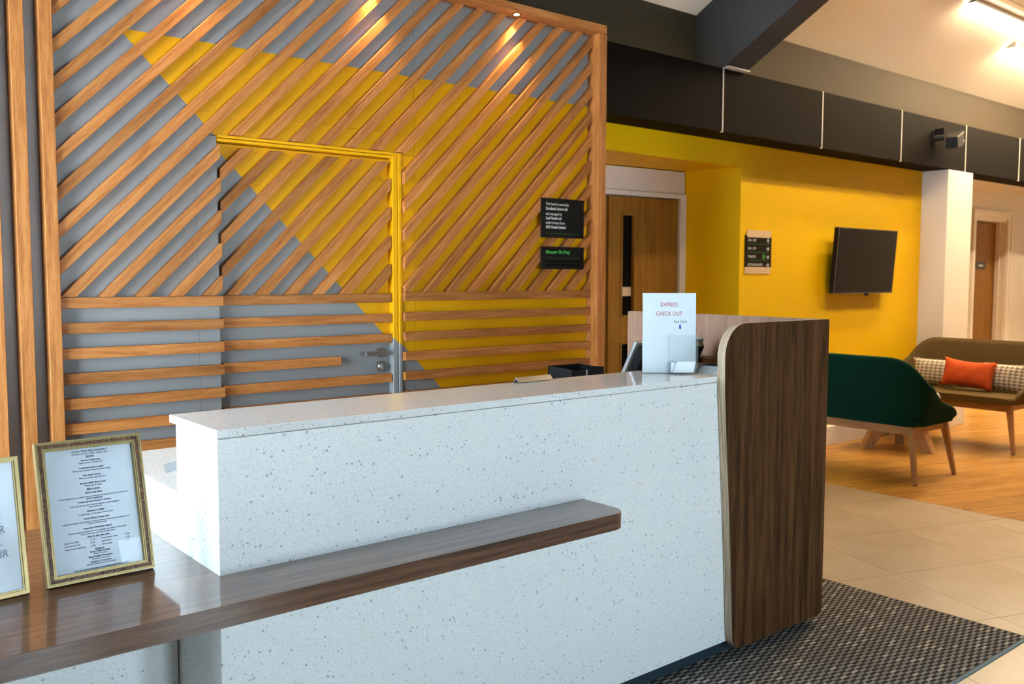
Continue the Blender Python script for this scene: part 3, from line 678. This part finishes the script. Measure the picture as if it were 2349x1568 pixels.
# ================================================================== PICTURE FRAMES
def picture_frame(name, BL, BR, h, tilt, label, rail, depth, mats, text_fn):
    BL, BR = Vector(BL), Vector(BR); w = (BR-BL).length; e = (BR-BL)/w
    back = Vector((-e.y, e.x, 0)); up = Vector((0, 0, math.cos(tilt)))+back*math.sin(tilt)
    F = face_frame(BL, e, up)                        # x right, y up, z to the reader
    t = thing(name, BL, 0, label, 'picture frame')
    (mo, mi) = mats
    def rail_prof(i0, i1, z0, z1, mat, pname, parent=None):
        # four mitred mouldings between inset i0 and i1
        out = []
        O = [(i0, i0), (w-i0, i0), (w-i0, h-i0), (i0, h-i0)]; I = [(i1, i1), (w-i1, i1), (w-i1, h-i1), (i1, h-i1)]
        for k in range(4):
            bm = bmesh.new(); prism(bm, [O[k], O[(k+1) % 4], I[(k+1) % 4], I[k]], z0, z1, 'z')
            out.append(obj(pname, bm, mat, parent[k] if parent else t, F))
        return out
    if mi:
        base = rail_prof(0, rail, -depth, -.004, mo, 'moulding')
        rail_prof(.0, .0035, -.004, .001, mo, 'gilt_bead', base); rail_prof(.0045, .0065, -.004, .0005, mo, 'gilt_bead', base)
        rail_prof(.0065, rail-.007, -.004, -.001, mi, 'burr_inlay', base)
        rail_prof(rail-.007, rail-.0045, -.004, .0012, mo, 'gilt_bead', base); rail_prof(rail-.0035, rail-.001, -.004, -.0005, mo, 'gilt_bead', base)
    else:
        base = rail_prof(0, rail, -depth, -.005, mo, 'moulding')
        rail_prof(.001, rail*.72, -.005, -.001, mo, 'rounded_face', base)
    bm = bmesh.new(); prism(bm, [(rail-.004, rail-.004), (w-rail+.004, rail-.004), (w-rail+.004, h-rail+.004), (rail-.004, h-rail+.004)], -depth+.003, -.011, 'z'); obj('paper_sheet', bm, M['paper'], t, F)
    bm = bmesh.new(); prism(bm, [(rail-.003, rail-.003), (w-rail+.003, rail-.003), (w-rail+.003, h-rail+.003), (rail-.003, h-rail+.003)], -.0085, -.0070, 'z'); obj('glass', bm, M['picglass'], t, F)
    text_fn(t, F @ Matrix.Translation((0, 0, -.0108)), w, h)
    # easel strut behind
    s0 = F @ Vector((w/2, h*.62, -depth)); foot = Vector((s0.x, s0.y, .7485))+back*(h*.42)
    bm = bmesh.new(); n = e*.03
    v = [bm.verts.new(p) for p in (s0-n, s0+n, foot+n*1.3, foot-n*1.3)]; v2 = [bm.verts.new(p.co-back*.003) for p in v]
    bm.faces.new(v); bm.faces.new(v2[::-1])
    for i in range(4): bm.faces.new((v[i], v[(i+1) % 4], v2[(i+1) % 4], v2[i]))
    obj('easel_strut', bm, M['black'], t)
    return t
def menu_text(t, F, w, h):
    c = w/2+.002
    L = []
    def ln(s, py, size=.0052, bold=False, it=0, al='CENTER', x=None, sx=.95): L.append((s, c if x is None else x, h*py, size, al, it, bold, sx))
    ln('OLIVE TREE RESTAURANT', .905, .0075)
    ln('Available 12 pm to 2:30pm  / 6pm to 9pm', .888, .0052, it=.25)
    ln('Starters', .868, .0062, True)
    for a, b, y in (('Tomato & Basil Soup', 'Herb croutons & bread roll', .840), ('Traditional prawn cocktail', 'Marie rose dressing, buttered brown bread', .786), ('Ham Hock Terrine', 'Baby mix leaves, plum chutney', .732), ('Breaded Garlic Mushrooms', 'Roasted garlic mayo', .676)):
        ln(a, y, .0056, True); ln(b, y-.018, .0052, it=.25)
    ln('Main courses', .632, .0060, True)
    ln('Sirloin steak (8oz)', .606, .0056, True)
    ln('Chunky chips, mushrooms, grilled tomato & rocket leaves, peppercorn sauce or red wine sauce', .580, .0049, it=.25, sx=.84)
    ln('(£3.95 Supplement)', .565, .0050, True, .2)
    ln('Traditional herb Roasted ½ Chicken', .544, .0054, True)
    ln('Baby roast potatoes with rosemary & garlic, roasted vegetables', .520, .0050, it=.25, sx=.88)
    ln('pan roasted jus', .505, .0050, it=.25)
    ln('Battered cod fillet', .476, .0056, True)
    ln('chunky chips, mushy peas, tartare sauce', .456, .0052, it=.25)
    ln('Classic chicken Caesar salad', .424, .0055, True)
    ln('Golden grilled chicken, baby gem lettuce, crunchy croutons, and a Parmesan crisp, all tossed in our', .402, .0048, it=.25, sx=.80)
    ln('creamy house dressing', .388, .0050, it=.25)
    ln('Vegetarian Wellington (vegan)', .356, .0056, True)
    ln('Mushroom, glazed parsnips and carrots, rosemary peas, spinach, sweet potato', .334, .0049, it=.25, sx=.86)
    ln('crispy baby roast potatoes & veggie gravy', .318, .0050, it=.25)
    ln('Sides for that little extra', .296, .0054, True, .2)
    for i, (a, p, b, q) in enumerate((('Hand Cut Chips', '£2.95', 'Sweet Potato Fries', '£3.50'), ('Corn on the Cob', '£2.95', 'Spiced Rice', '£3.50'), ('Rustic Roast Vegetables', '£3.50', 'Onion Rings', '£2.95'))):
        y = .272-.022*i
        for s, x in ((a, .047), (p, .104), (b, .130), (q, .185)): ln(s, y, .0054, al='LEFT', x=x, sx=.9)
    ln('Desserts', .204, .0060, True)
    for a, b, y in (('Sticky Toffee Pudding', 'Vanilla ice cream', .186), ('Baked Vanilla Cheesecake', 'Strawberry compote', .151), ('Selection of Ice-Cream', '(Vanilla /Strawberry & Chocolate)', .116)):
        ln(a, y, .0055, True); ln(b, y-.015, .0051, it=.25)
    ln('If you have any food allergies or intolerances, please ask our staff.', .072, .0052, True, sx=.9)
    o = text('menu_lettering', L, M['ink'], t, F, .0003, True)
    tag(o, 'printed restaurant menu text')
    for y, x0, x1 in ((.866, -.012, .012), (.630, -.018, .018), (.294, -.034, .034), (.202, -.013, .013)):
        bm = bmesh.new(); cube(bm, c+x0, c+x1, h*y-.0011, h*y-.0007, 0, .0005); obj('underline', bm, M['ink'], t, F)
picture_frame('menu_frame', (.479, 2.270, .7535), (.723, 2.273, .7535), .338, math.radians(15.4), 'gilt and burr wood picture frame holding the restaurant menu on the walnut shelf', .0225, .018, (M['gold'], M['burr']), menu_text)
def notice_text(t, F, w, h):
    L = []
    for s, y, xr_ in (('E', .632, .014), ('S', .545, .012), ('ER', .458, .004), ('S.', .370, .0105), ('UR', .283, .0005)):
        L.append((s, w-.042-xr_+.008, h*y, .026, 'RIGHT', 0, False, .86))
    text('notice_lettering', L, M['ink'], t, F)
e9 = math.radians(6.0); BRn = Vector((.443, 2.270, .7515)); wn = .23
picture_frame('notice_frame', BRn-Vector((math.cos(e9), math.sin(e9), 0))*wn, BRn, .315, math.radians(10), 'plain gold picture frame holding a printed notice, standing beside the menu', .0125, .014, (M['gold'], None), notice_text)

# ================================================================== EXPRESS CHECK OUT SIGN
ZC = 1.1058
P_bl, P_br = Vector((2.610, 2.377, ZC)), Vector((2.772, 2.243, ZC))
e = (P_br-P_bl); sw = e.length; e.normalize(); bk = Vector((-e.y, e.x, 0))
tl = math.radians(3.0); upv = Vector((0, 0, math.cos(tl)))+bk*math.sin(tl); SH = .312
F = face_frame(P_bl, e, upv)
sg = thing('sign_holder', P_bl, 0, 'upright acrylic express check out sign with key card box on the counter', 'sign')
bm = bmesh.new(); cube(bm, .002, sw-.002, .003, SH-.002, -.0015, 0); obj('sign_paper', bm, M['paper'], sg, F)
bm = bmesh.new(); cube(bm, 0, sw, 0, SH, .0006, .0026); obj('acrylic_front', bm, M['acrylic'], sg, F)
bm = bmesh.new(); cube(bm, 0, sw, 0, SH, -.0042, -.0022); obj('acrylic_back', bm, M['acrylic'], sg, F)
Fb = face_frame(P_bl, e, (0, 0, 1))
bm = bmesh.new(); cube(bm, 0, sw, 0, .003, -.075, .03); obj('acrylic_foot', bm, M['acrylic'], sg, Fb)
Ft = F @ Matrix.Translation((0, 0, .0001))
text('red_lettering', [('EXPRESS', sw*.497, SH*.825, .0225, 'CENTER', 0, False, .80), ('CHECK OUT', sw*.497, SH*.715, .0225, 'CENTER', 0, False, .80)], M['red'], sg, Ft, .0002)
text('blue_lettering', [('Key Card', sw*.705, SH*.625, .0160, 'CENTER', 0, False, .82)], M['ink'], sg, Ft, .0002)
ax, ay = sw*.70, SH*.605
bm = bmesh.new(); prism(bm, [(ax-.003, ay), (ax-.003, ay-.012), (ax-.006, ay-.012), (ax, ay-.019), (ax+.006, ay-.012), (ax+.003, ay-.012), (ax+.003, ay)], 0, .0003, 'z'); obj('arrow', bm, M['blue'], sg, Ft)
# key card box: clear open-topped pocket in front
kb = bmesh.new(); kx0, kx1, kd, kh, kt = sw*.46, sw*.995, .052, .150, .0025
for q in ((kx0, kx1, .002, kh, kd-kt, kd), (kx0, kx0+kt, .002, kh, .004, kd-kt), (kx1-kt, kx1, .002, kh, .004, kd-kt), (kx0, kx1, .002, .0055, .004, kd-kt)): cube(kb, *q)
pocket = obj('key_card_box', kb, M['acrylic'], sg, Fb)
bm = bmesh.new(); prism(bm, [(kx0+.02, .006), (kx1-.015, .006), (kx1-.006, .048), (kx0+.034, .048)], .028, .0288, 'z'); obj('key_card', bm, M['card'], pocket, Fb)
bm = bmesh.new(); prism(bm, [(kx0+.012, .006), (kx1-.03, .006), (kx1-.03, .040), (kx0+.012, .044)], .020, .0208, 'z'); obj('key_card', bm, M['card'], pocket, Fb)

# ================================================================== ITEMS ON / BEHIND THE COUNTER
# folded metal strip
a0, a1 = Vector((2.018, 2.428, ZC)), Vector((2.190, 2.440, ZC)); ee = (a1-a0); ml = ee.length; ee.normalize()
Fm = face_frame(a0, ee, (0, 0, 1))
st = thing('desk_name_strip', a0, 0, 'small folded silver metal strip lying at the back edge of the countertop', 'name plate')
bm = bmesh.new(); prism(bm, [(-.016, 0), (-.0145, 0), (0, .0155), (.0145, .002), (.016, .002), (.001, .0185), (-.001, .0185)], 0, ml, 'y')
obj('folded_plate', bm, M['steel'], st, Fm @ Matrix(((0, 1, 0, 0), (0, 0, 1, 0), (1, 0, 0, 0), (0, 0, 0, 1))))
# black organiser behind the counter
og = thing('desk_organiser', (2.49, 2.66, .9032), 0, 'black open box organiser standing behind the counter below the slats', 'organiser')
bm = bmesh.new(); z0, z1 = .9033, 1.1215; x0, x1, y0, y1 = 2.412, 2.582, 2.555, 2.70; t_ = .003
prism(bm, [(y0, z0), (y1, z0), (y1, z1), (y0, z1-.006)], x0, x0+t_, 'x')
prism(bm, [(y0, z0), (y1, z0), (y1, z1), (y0, z1-.006)], x1-t_, x1, 'x')
prism(bm, [(x0, z0), (x1, z0), (x1, z1-.002), (x0+.115, z1+.004), (x0+.10, z1-.002), (x0+.092, z1-.011), (x0, z1-.008)], y0, y0+t_, 'y')
cube(bm, x0, x1, y1-t_, y1, z0, z1); cube(bm, x0, x1, y0, y1, z0, z0+t_)
obj('box_body', bm, M['black'], og)
box('metal_corner', x0+.070, x0+.0765, y0-.004, y0, z0, z1-.009, M['silver'], og)
# till monitor seen from behind
th = math.radians(28); TL = Vector((2.845, 2.62, 1.197)); dn = Vector((0, math.sin(th), -math.cos(th))); mw, mh = .455, .27
Fmon = face_frame(TL, (1, 0, 0), -dn)            # x right, y up along screen, z towards reader (counter side)
mon = thing('till_monitor', (3.07, 2.78, .9032), 0, 'tilted black till screen seen from behind the express check out sign', 'monitor')
bm = bmesh.new(); cube(bm, 0, mw, -mh, 0, -.022, -.004); bev(bm, .006, 2); obj('screen_bezel', bm, M['silver'], mon, Fmon)
bm = bmesh.new(); cube(bm, .012, mw-.012, -mh+.012, -.012, -.0240, -.0222); obj('screen_glass', bm, M['blackgloss'], mon, Fmon)
bm = bmesh.new(); v, fs = cube(bm, .022, mw-.010, -mh+.02, -.012, -.004, .030); bmesh.ops.scale(bm, vec=(.93, .93, 1), verts=v[4:], space=Matrix.Translation((-mw/2, mh/2, 0))); bev(bm, .005, 2); shell = obj('back_shell', bm, M['black'], mon, Fmon)
for i in range(9): box('vent_slot', .09, mw-.08, -.075-.013*i, -.070-.013*i, .0301, .0312, M['silver'] if i > 4 else M['black'], shell, frame=Fmon)
bm = bmesh.new(); cube(bm, 3.02, 3.12, 2.74, 2.84, .9032, 1.06); cube(bm, 2.96, 3.18, 2.68, 2.92, .9032, .925); bev(bm, .004); obj('stand', bm, M['black'], mon)
# white tray by the walnut screen
wt = thing('paper_tray', (3.35, 2.60, .9032), 0, 'white box tray on the staff desk beside the walnut screen', 'tray')
bm = bmesh.new()
cube(bm, 3.31, 3.40-.004, 2.50, 2.68, .9033, 1.060); bev(bm, .003); obj('tray_box', bm, M['card'], wt)
box('paper_stack', 3.315, 3.390, 2.505, 2.675, 1.060, 1.074, M['paper'], wt, .001)
# curled paper on the staff desk
bm = bmesh.new(); n = 14; rows = []
for i in range(n+1):
    s = i/n; z = .9034+.016*math.sin(math.pi*min(1, s*1.0))*(1-s*.3)
    rows.append([bm.verts.new((.885+s*.26+yy*.25, 2.66+yy+s*.035, z)) for yy in (0, .06, .12)])
for i in range(n):
    for j in range(2): bm.faces.new((rows[i][j], rows[i+1][j], rows[i+1][j+1], rows[i][j+1]))
bmesh.ops.solidify(bm, geom=bm.faces[:], thickness=.0012)
tag(obj('curled_paper', bm, M['paper'], smooth=True), 'curled white sheet of paper lying on the lower staff desk', 'paper')

# ================================================================== PLAQUES ON THE SLATS
def plaque(label, x0, x1, z0, z1):
    t = thing('wall_plaque', ((x0+x1)/2, SF-.008, z0), 0, label, 'plaque')
    box('plaque_board', x0, x1, SF-.012, SF-.0005, z0, z1, M['plaque'], t, .001)
    return t, face_frame((x0, SF-.0121, z0), (1, 0, 0), (0, 0, 1))
t, F = plaque('larger black plaque naming the hotel owner, fixed to the slats', 3.436, 3.768, 1.703, 1.927)
w, h = .332, .224
L = []
for i, (s, b, wd) in enumerate((('This hotel is owned by', 0, .196), ('Eurolantic Leisure ltd', 1, .196), ('and managed by', 0, .146), ('Leaf Hotels Ltd', 1, .140), ('under license from', 0, .160), ('IHG Hotels Limited', 1, .173))):
    L.append((s, .030, h*(.820, .705, .570, .460, .345, .235)[i], .0225, 'LEFT', .18 if b else 0, bool(b), .86))
text('white_lettering', L, M['whiteink'], t, F, .0004)
bm = bmesh.new(); cube(bm, .032, .300, .0225, .0240, 0, .0006); obj('green_rule', bm, M['greendim'], t, F)
t, F = plaque('smaller black plaque reading Manager On Duty in green', 3.436, 3.770, 1.522, 1.651)
text('green_lettering', [('Manager On Duty', .030, .090, .0270, 'LEFT', .2, True, .95)], M['greenink'], t, F, .0004)
bm = bmesh.new(); cube(bm, .032, .300, .0640, .0655, 0, .0006); obj('green_rule', bm, M['greendim'], t, F)
for z in (.041, .021):
    bm = bmesh.new(); cube(bm, .034, .300, z, z+.006, 0, .0015); obj('name_slot', bm, M['blackgloss'], t, F)

# ================================================================== DIRECTION SIGN ON YELLOW WALL
ds = thing('direction_sign', (6.16, YB, 1.55), 0, 'dark direction sign taped top and bottom to the yellow wall', 'sign')
box('sign_board', 5.988, 6.338, YB-.006, YB-.0006, 1.556, 1.810, M['plaque'], ds)
F = face_frame((5.988, YB-.0061, 1.556), (1, 0, 0), (0, 0, 1))
L = [(s, .035, z, .026, 'LEFT', .15, True, .95 if i == 3 else 1.05) for i, (s, z) in enumerate((('212 - 234', .208), ('260 - 279', .143), ('TOILETS', .078), ('OCTAGON SUITE', .014)))]
text('white_lettering', L, M['whiteink'], ds, F, .0004)
def arrow(bm, x, y, rot):
    c, s = math.cos(rot), math.sin(rot)
    P = lambda p: (x+p[0]*c-p[1]*s, y+p[0]*s+p[1]*c)
    prism(bm, [P(p) for p in ((-.020, -.004), (.004, -.004), (.004, -.0045), (-.006, -.015), (.0035, -.015), (.020, 0), (.0035, .015), (-.006, .015), (.004, .0045), (.004, .004), (-.020, .004))], 0, .0006, 'z')
for y, rt in ((.215, math.pi/2), (.150, 0), (.085, 0), (.021, 0)):
    bm = bmesh.new(); arrow(bm, .302, y, rt); obj('arrow', bm, M['whiteink'], ds, F)
for z in (.185, .120, .056):
    bm = bmesh.new(); cube(bm, .04, .315, z, z+.003, 0, .0005); obj('green_rule', bm, M['greendim'], ds, F)
for x in (.238, .258):
    bm = bmesh.new(); cyl(bm, (x, .104, 0), (x, .104, .0006), .005, .005, 12); cube(bm, x-.006, x+.006, .078, .098, 0, .0006); cube(bm, x-.004, x+.004, .064, .078, 0, .0006)
    obj('toilet_symbol', bm, M['greenink'], ds, F)
for q in ((6.012, 6.326, 1.795, 1.852), (5.990, 6.330, 1.538, 1.560), (5.984, 6.325, 1.508, 1.540)): box('tape', q[0], q[1], YB-.0075, YB-.006, q[2], q[3], M['tape'], ds)

# ================================================================== TELEVISION
tvd = thing('television', (7.65, YB, 1.33), 0, 'black flat television tilted out from the yellow wall on a bracket', 'television')
a = math.radians(4); Ftv = face_frame((7.135, 4.295, 1.338), (1, 0, 0), (0, -math.sin(a), math.cos(a))); tw, thh = 1.005, .572
bm = bmesh.new(); cube(bm, 0, tw, 0, thh, -.045, 0); bev(bm, .004); obj('casing', bm, M['black'], tvd, Ftv)
bm = bmesh.new(); cube(bm, .016, tw-.014, .018, thh-.014, .0003, .0015); obj('screen', bm, M['blackgloss'], tvd, Ftv)
bm = bmesh.new(); cube(bm, 0, tw, 0, .006, .0002, .003); cube(bm, 0, .006, .006, thh, .0002, .003); cube(bm, 0, tw, thh-.004, thh, .0002, .002); obj('bezel', bm, M['housing'], tvd, Ftv)
bm = bmesh.new(); cyl(bm, (tw*.575, -.002, -.03), (tw*.575, -.002, -.005), .022, .022, 20); obj('sensor', bm, M['black'], tvd, Ftv)
box('bracket', 7.45, 7.85, 4.338, YB, 1.46, 1.78, M['black'], tvd)

# ================================================================== LOUDSPEAKER ON BULKHEAD
sp = thing('loudspeaker', (8.6, 4.13, 2.75), 0, 'small black loudspeaker on a swivel bracket fixed to the bulkhead', 'speaker')
bm = bmesh.new(); cube(bm, 8.46, 8.54, 4.118, 4.1298, 2.70, 2.84); cyl(bm, (8.50, 4.12, 2.77), (8.52, 4.04, 2.77), .022, .022, 14); cube(bm, 8.495, 8.505, 4.03, 4.12, 2.80, 2.86); obj('bracket', bm, M['black'], sp)
Fs = Matrix.Translation((8.60, 3.985, 2.748)) @ Matrix.Rotation(math.radians(18), 4, 'Z') @ Matrix.Rotation(math.radians(-14), 4, 'Y')
bm = bmesh.new(); v, _ = cube(bm, -.155, .155, -.07, .07, -.065, .065); bmesh.ops.scale(bm, vec=(1, .72, .8), verts=[v[0], v[3], v[4], v[7]]); bev(bm, .008, 2); obj('cabinet', bm, M['black'], sp, Fs)
bm = bmesh.new(); cube(bm, .156, .160, -.062, .062, -.057, .057); obj('grille', bm, M['housing'], sp, Fs)
bm = bmesh.new(); cyl(bm, (.12, -.066, -.02), (.12, -.073, -.02), .008, .008, 12); obj('badge', bm, M['steel'], sp, Fs)

# ================================================================== ROOM SIGN ON DOOR 3
rs = thing('room_sign', (11.58, 4.992, 1.58), 0, 'small dark name sign on the oak door beyond the column', 'sign')
box('sign_board', 11.450, 11.712, 4.983, 4.9915, 1.584, 1.672, M['plinth'], rs, .001)
box('sign_word', 11.525, 11.640, 4.982, 4.983, 1.620, 1.640, M['whiteink'], rs)

# ================================================================== SOFAS
def make_sofa(loc, rz, body, pipe, label):
    """local: length along x, the seat faces -y, back at y=+"""
    t = thing('sofa', loc, rz, label, 'sofa'); FR = WM[t.name]
    L2, D = .588, .61                       # half length, depth (front y=-D/2, back y=+D/2)
    # path of the shell in plan: right arm front -> back -> left arm front
    r = .16; path = []
    path += [(L2, -D/2+.02), (L2, -D/2+.03), (L2, -D/2+.045), (L2, -D/2+.065), (L2, -D/2+.10), (L2, -D/2+.20), (L2, -D/2+.30)]
    path += [(L2-r+r*math.cos(q), D/2-r+r*math.sin(q)) for q in [math.pi/2*i/10 for i in range(11)]]
    nb = 14
    path += [(L2-r-(2*(L2-r))*i/nb, D/2) for i in range(1, nb)]
    path += [(-(x), y) for x, y in path[:18][::-1]]
    def top(x, y):
        f = (y+D/2)/D                      # 0 front .. 1 back
        if y > D/2-r-.001 and abs(x) < L2-.0:
            # along the back: high in the middle, rounding down at the corner
            q = max(0, (abs(x)-(L2-.20))/.20); return .905-.205*q**2.8 if q < 1 else .70
        q = max(0, f)/(1-r/D); return .50+.12*q+.078*q**8
    N = len(path); bm = bmesh.new(); rings = []
    for i, (x, y) in enumerate(path):
        a_ = path[max(i-1, 0)]; b_ = path[min(i+1, N-1)]; tx, ty = b_[0]-a_[0], b_[1]-a_[1]; l = math.hypot(tx, ty); nx, ny = ty/l, -tx/l      # outward
        if nx*x+ny*y < 0: nx, ny = -nx, -ny
        zt_ = top(x, y); H = zt_-.405
        ring = []
        T = .045
        prof = [(-.055, .0), (-.030, .02), (-.006, .25), (.0, .6), (.012, .93), (.008, .985), (-.008, 1.0), (-.024, .985), (-.032, .93), (-.042, .6), (-.055, .28), (-.10, .1)]
        for o_, zz in prof:
            lean = .07*(H/.5)**2*zz
            d_ = min(1, (y+D/2-.02)/.09); kz = math.sqrt(max(.02, 1-(1-d_)**2)) if y < 0 else 1
            ring.append(bm.verts.new((x+nx*(o_+lean)*kz, y+ny*(o_+lean), .452+(.405+H*zz-.452)*kz)))
        rings.append(ring)
    for i in range(N-1):
        for j in range(len(rings[0])):
            k = (j+1) % len(rings[0]); f = bm.faces.new((rings[i][j], rings[i+1][j], rings[i+1][k], rings[i][k]))
    bm.faces.new(rings[0]); bm.faces.new(rings[-1][::-1])
    tops = [tuple(rg[6].co) for rg in rings]
    sh = obj('shell', bm, body, t, FR, smooth=True)
    # piping along the top edge
    bm = bmesh.new(); tubes = []
    for i in range(N):
        c = Vector(tops[i]); a_ = Vector(tops[max(i-1, 0)]); b_ = Vector(tops[min(i+1, N-1)]); d_ = (b_-a_).normalized()
        s1 = d_.cross(Vector((0, 0, 1))).normalized(); s2 = s1.cross(d_)
        tubes.append([bm.verts.new(c+(s1*math.cos(q)+s2*math.sin(q))*.006) for q in [2*math.pi*k/8 for k in range(8)]])
    for i in range(N-1):
        for j in range(8): bm.faces.new((tubes[i][j], tubes[i+1][j], tubes[i+1][(j+1) % 8], tubes[i][(j+1) % 8]))
    obj('piping', bm, pipe, sh, FR, smooth=True)
    # seat cushion with rounded corners
    bm = bmesh.new(); pl = []
    for cx_, cy_, q0 in ((L2-.10, -D/2+.06, -math.pi/2), (L2-.10, D/2-.10, 0), (-L2+.10, D/2-.10, math.pi/2), (-L2+.10, -D/2+.06, math.pi)):
        pl += [(cx_+.09*math.cos(q0+math.pi/2*i/6), cy_+.09*math.sin(q0+math.pi/2*i/6)) for i in range(7)]
    prism(bm, pl, .412, .468, 'z'); bev(bm, .018, 3, [e_ for e_ in bm.edges if abs(e_.verts[0].co.z-e_.verts[1].co.z) < 1e-6])
    obj('seat', bm, body, t, FR, smooth=False)
    # wooden under-frame
    for q in ((-L2+.06, L2-.06, D/2-.065, D/2-.030), (-L2+.06, L2-.06, -D/2+.035, -D/2+.070)): box('rail', q[0], q[1], q[2], q[3], .348, .411, M['oak_rail'], t, .003, frame=FR)
    for sx in (-1, 1): box('side_rail', min(sx*(L2-.095), sx*(L2-.06)), max(sx*(L2-.095), sx*(L2-.06)), -D/2+.070, D/2-.065, .356, .411, M['oak_rail'], t, .003, frame=FR)
    for sx in (-1, 1):
        for sy in (-1, 1):
            bm = bmesh.new(); tp = Vector((sx*(L2-.075), sy*(D/2-.055) if sy > 0 else -(D/2-.06), .405)); ft = Vector((sx*(L2-.008), sy*(D/2-.005), .006))
            up_, lo_ = .024, .014
            V0 = [bm.verts.new(ft+Vector((a1*lo_, a2*lo_, 0))) for a1, a2 in ((-1, -1), (1, -1), (1, 1), (-1, 1))]
            V1 = [bm.verts.new(tp+Vector((a1*up_, a2*up_, 0))) for a1, a2 in ((-1, -1), (1, -1), (1, 1), (-1, 1))]
            bm.faces.new(V0[::-1]); bm.faces.new(V1)
            for i in range(4): bm.faces.new((V0[i], V0[(i+1) % 4], V1[(i+1) % 4], V1[i]))
            bev(bm, .004, 2); lg = obj('leg', bm, M['oak_leg'], t, FR)
            box('glide', ft.x-.011, ft.x+.011, ft.y-.011, ft.y+.011, 0, .006, M['housing'], lg, frame=FR)
    return t

make_sofa((6.565, 3.67, 0), math.radians(90), M['green'], M['greenpipe'], 'bottle green upholstered sofa on oak legs, turned with its back to the counter')
make_sofa((8.318, 3.708, 0), math.radians(-90), M['olive'], M['olive'], 'olive brown woven sofa on oak legs with three cushions on it')

# ---- cushions
def cushion(loc, w, h, th, tilt, yaw, mat, label, group=None, pin=.08, roll=0):
    bm = bmesh.new(); n = 16; front, back = [], []
    for i in range(n+1):
        u = -1+2*i/n; fr, bk = [], []
        for j in range(n+1):
            v = -1+2*j/n
            y = w/2*u*(1-.085*(1-v*v)); z = h/2*v*(1-pin*(1-u*u))
            q = max(0, (1-abs(u)**2.6)*(1-abs(v)**2.6))**.55
            wr = .004*math.sin(9*u+4*v)*q
            fr.append(bm.verts.new((-th/2*q+wr, y, z))); bk.append(fr[-1] if (i in (0, n) or j in (0, n)) else bm.verts.new((th/2*q, y, z)))
        front.append(fr); back.append(bk)
    for i in range(n):
        for j in range(n):
            bm.faces.new((front[i][j], front[i+1][j], front[i+1][j+1], front[i][j+1]))
            try: bm.faces.new((back[i][j], back[i][j+1], back[i+1][j+1], back[i+1][j]))
            except ValueError: pass
    o = obj('cushion', bm, mat, None, Matrix.Translation(loc) @ Matrix.Rotation(yaw, 4, 'Z') @ Matrix.Rotation(tilt, 4, 'Y') @ Matrix.Rotation(roll, 4, 'X'), smooth=True)
    return tag(o, label, 'cushion', group)
cushion((8.455, 4.015, .600), .44, .25, .11, math.radians(14), math.radians(3), M['tri'], 'long triangle print cushion on the olive sofa, between the coral cushion and the yellow wall')
cushion((8.455, 3.395, .598), .40, .25, .11, math.radians(14), math.radians(-3), M['tri'], 'long triangle print cushion on the olive sofa at its end away from the yellow wall')
cushion((8.345, 3.665, .617), .47, .27, .13, math.radians(16), 0, M['coral'], 'plain coral orange cushion in the middle of the olive sofa', None, .20, math.radians(2.5))

# ---- coffee table between the sofas
TC = Vector((7.575, 3.90, 0))
ct = thing('coffee_table', TC, 0, 'round low wooden coffee table with splayed flat legs between the two sofas', 'table')
bm = bmesh.new(); cyl(bm, (TC.x, TC.y, .358), (TC.x, TC.y, .380), .33, .33, 48); obj('table_top', bm, M['oak_rail'], ct)
for fx, fy in ((7.313, 4.096), (7.534, 3.555), (7.865, 4.028)):
    f_ = Vector((fx, fy, 0)); d_ = (f_-TC).normalized(); n_ = Vector((-d_.y, d_.x, 0))*.035
    bm = bmesh.new(); i0 = TC+d_*.06
    prof = [(i0, .36), (i0+d_*.10, .36), (f_, 0), (f_-d_*.085, 0), (i0, .26)]
    A = [bm.verts.new(p+n_+Vector((0, 0, z))) for p, z in prof]; B = [bm.verts.new(p-n_+Vector((0, 0, z))) for p, z in prof]
    bm.faces.new(A); bm.faces.new(B[::-1])
    for i in range(5): bm.faces.new((A[i], A[(i+1) % 5], B[(i+1) % 5], B[i]))
    obj('leg', bm, M['oak_leg'], ct)
og2 = thing('glass_ornament', (7.66, 3.640, .380), 0, 'small silvery faceted glass ornament on the coffee table behind the green sofa', 'ornament')
bm = bmesh.new(); bmesh.ops.create_icosphere(bm, subdivisions=2, radius=.055, matrix=Matrix.Translation((7.66, 3.640, .455)))
obj('faceted_ball', bm, M['silver'], og2)
bm = bmesh.new(); cyl(bm, (7.66, 3.640, .380), (7.66, 3.640, .405), .035, .028, 20); obj('foot', bm, M['steel'], og2)
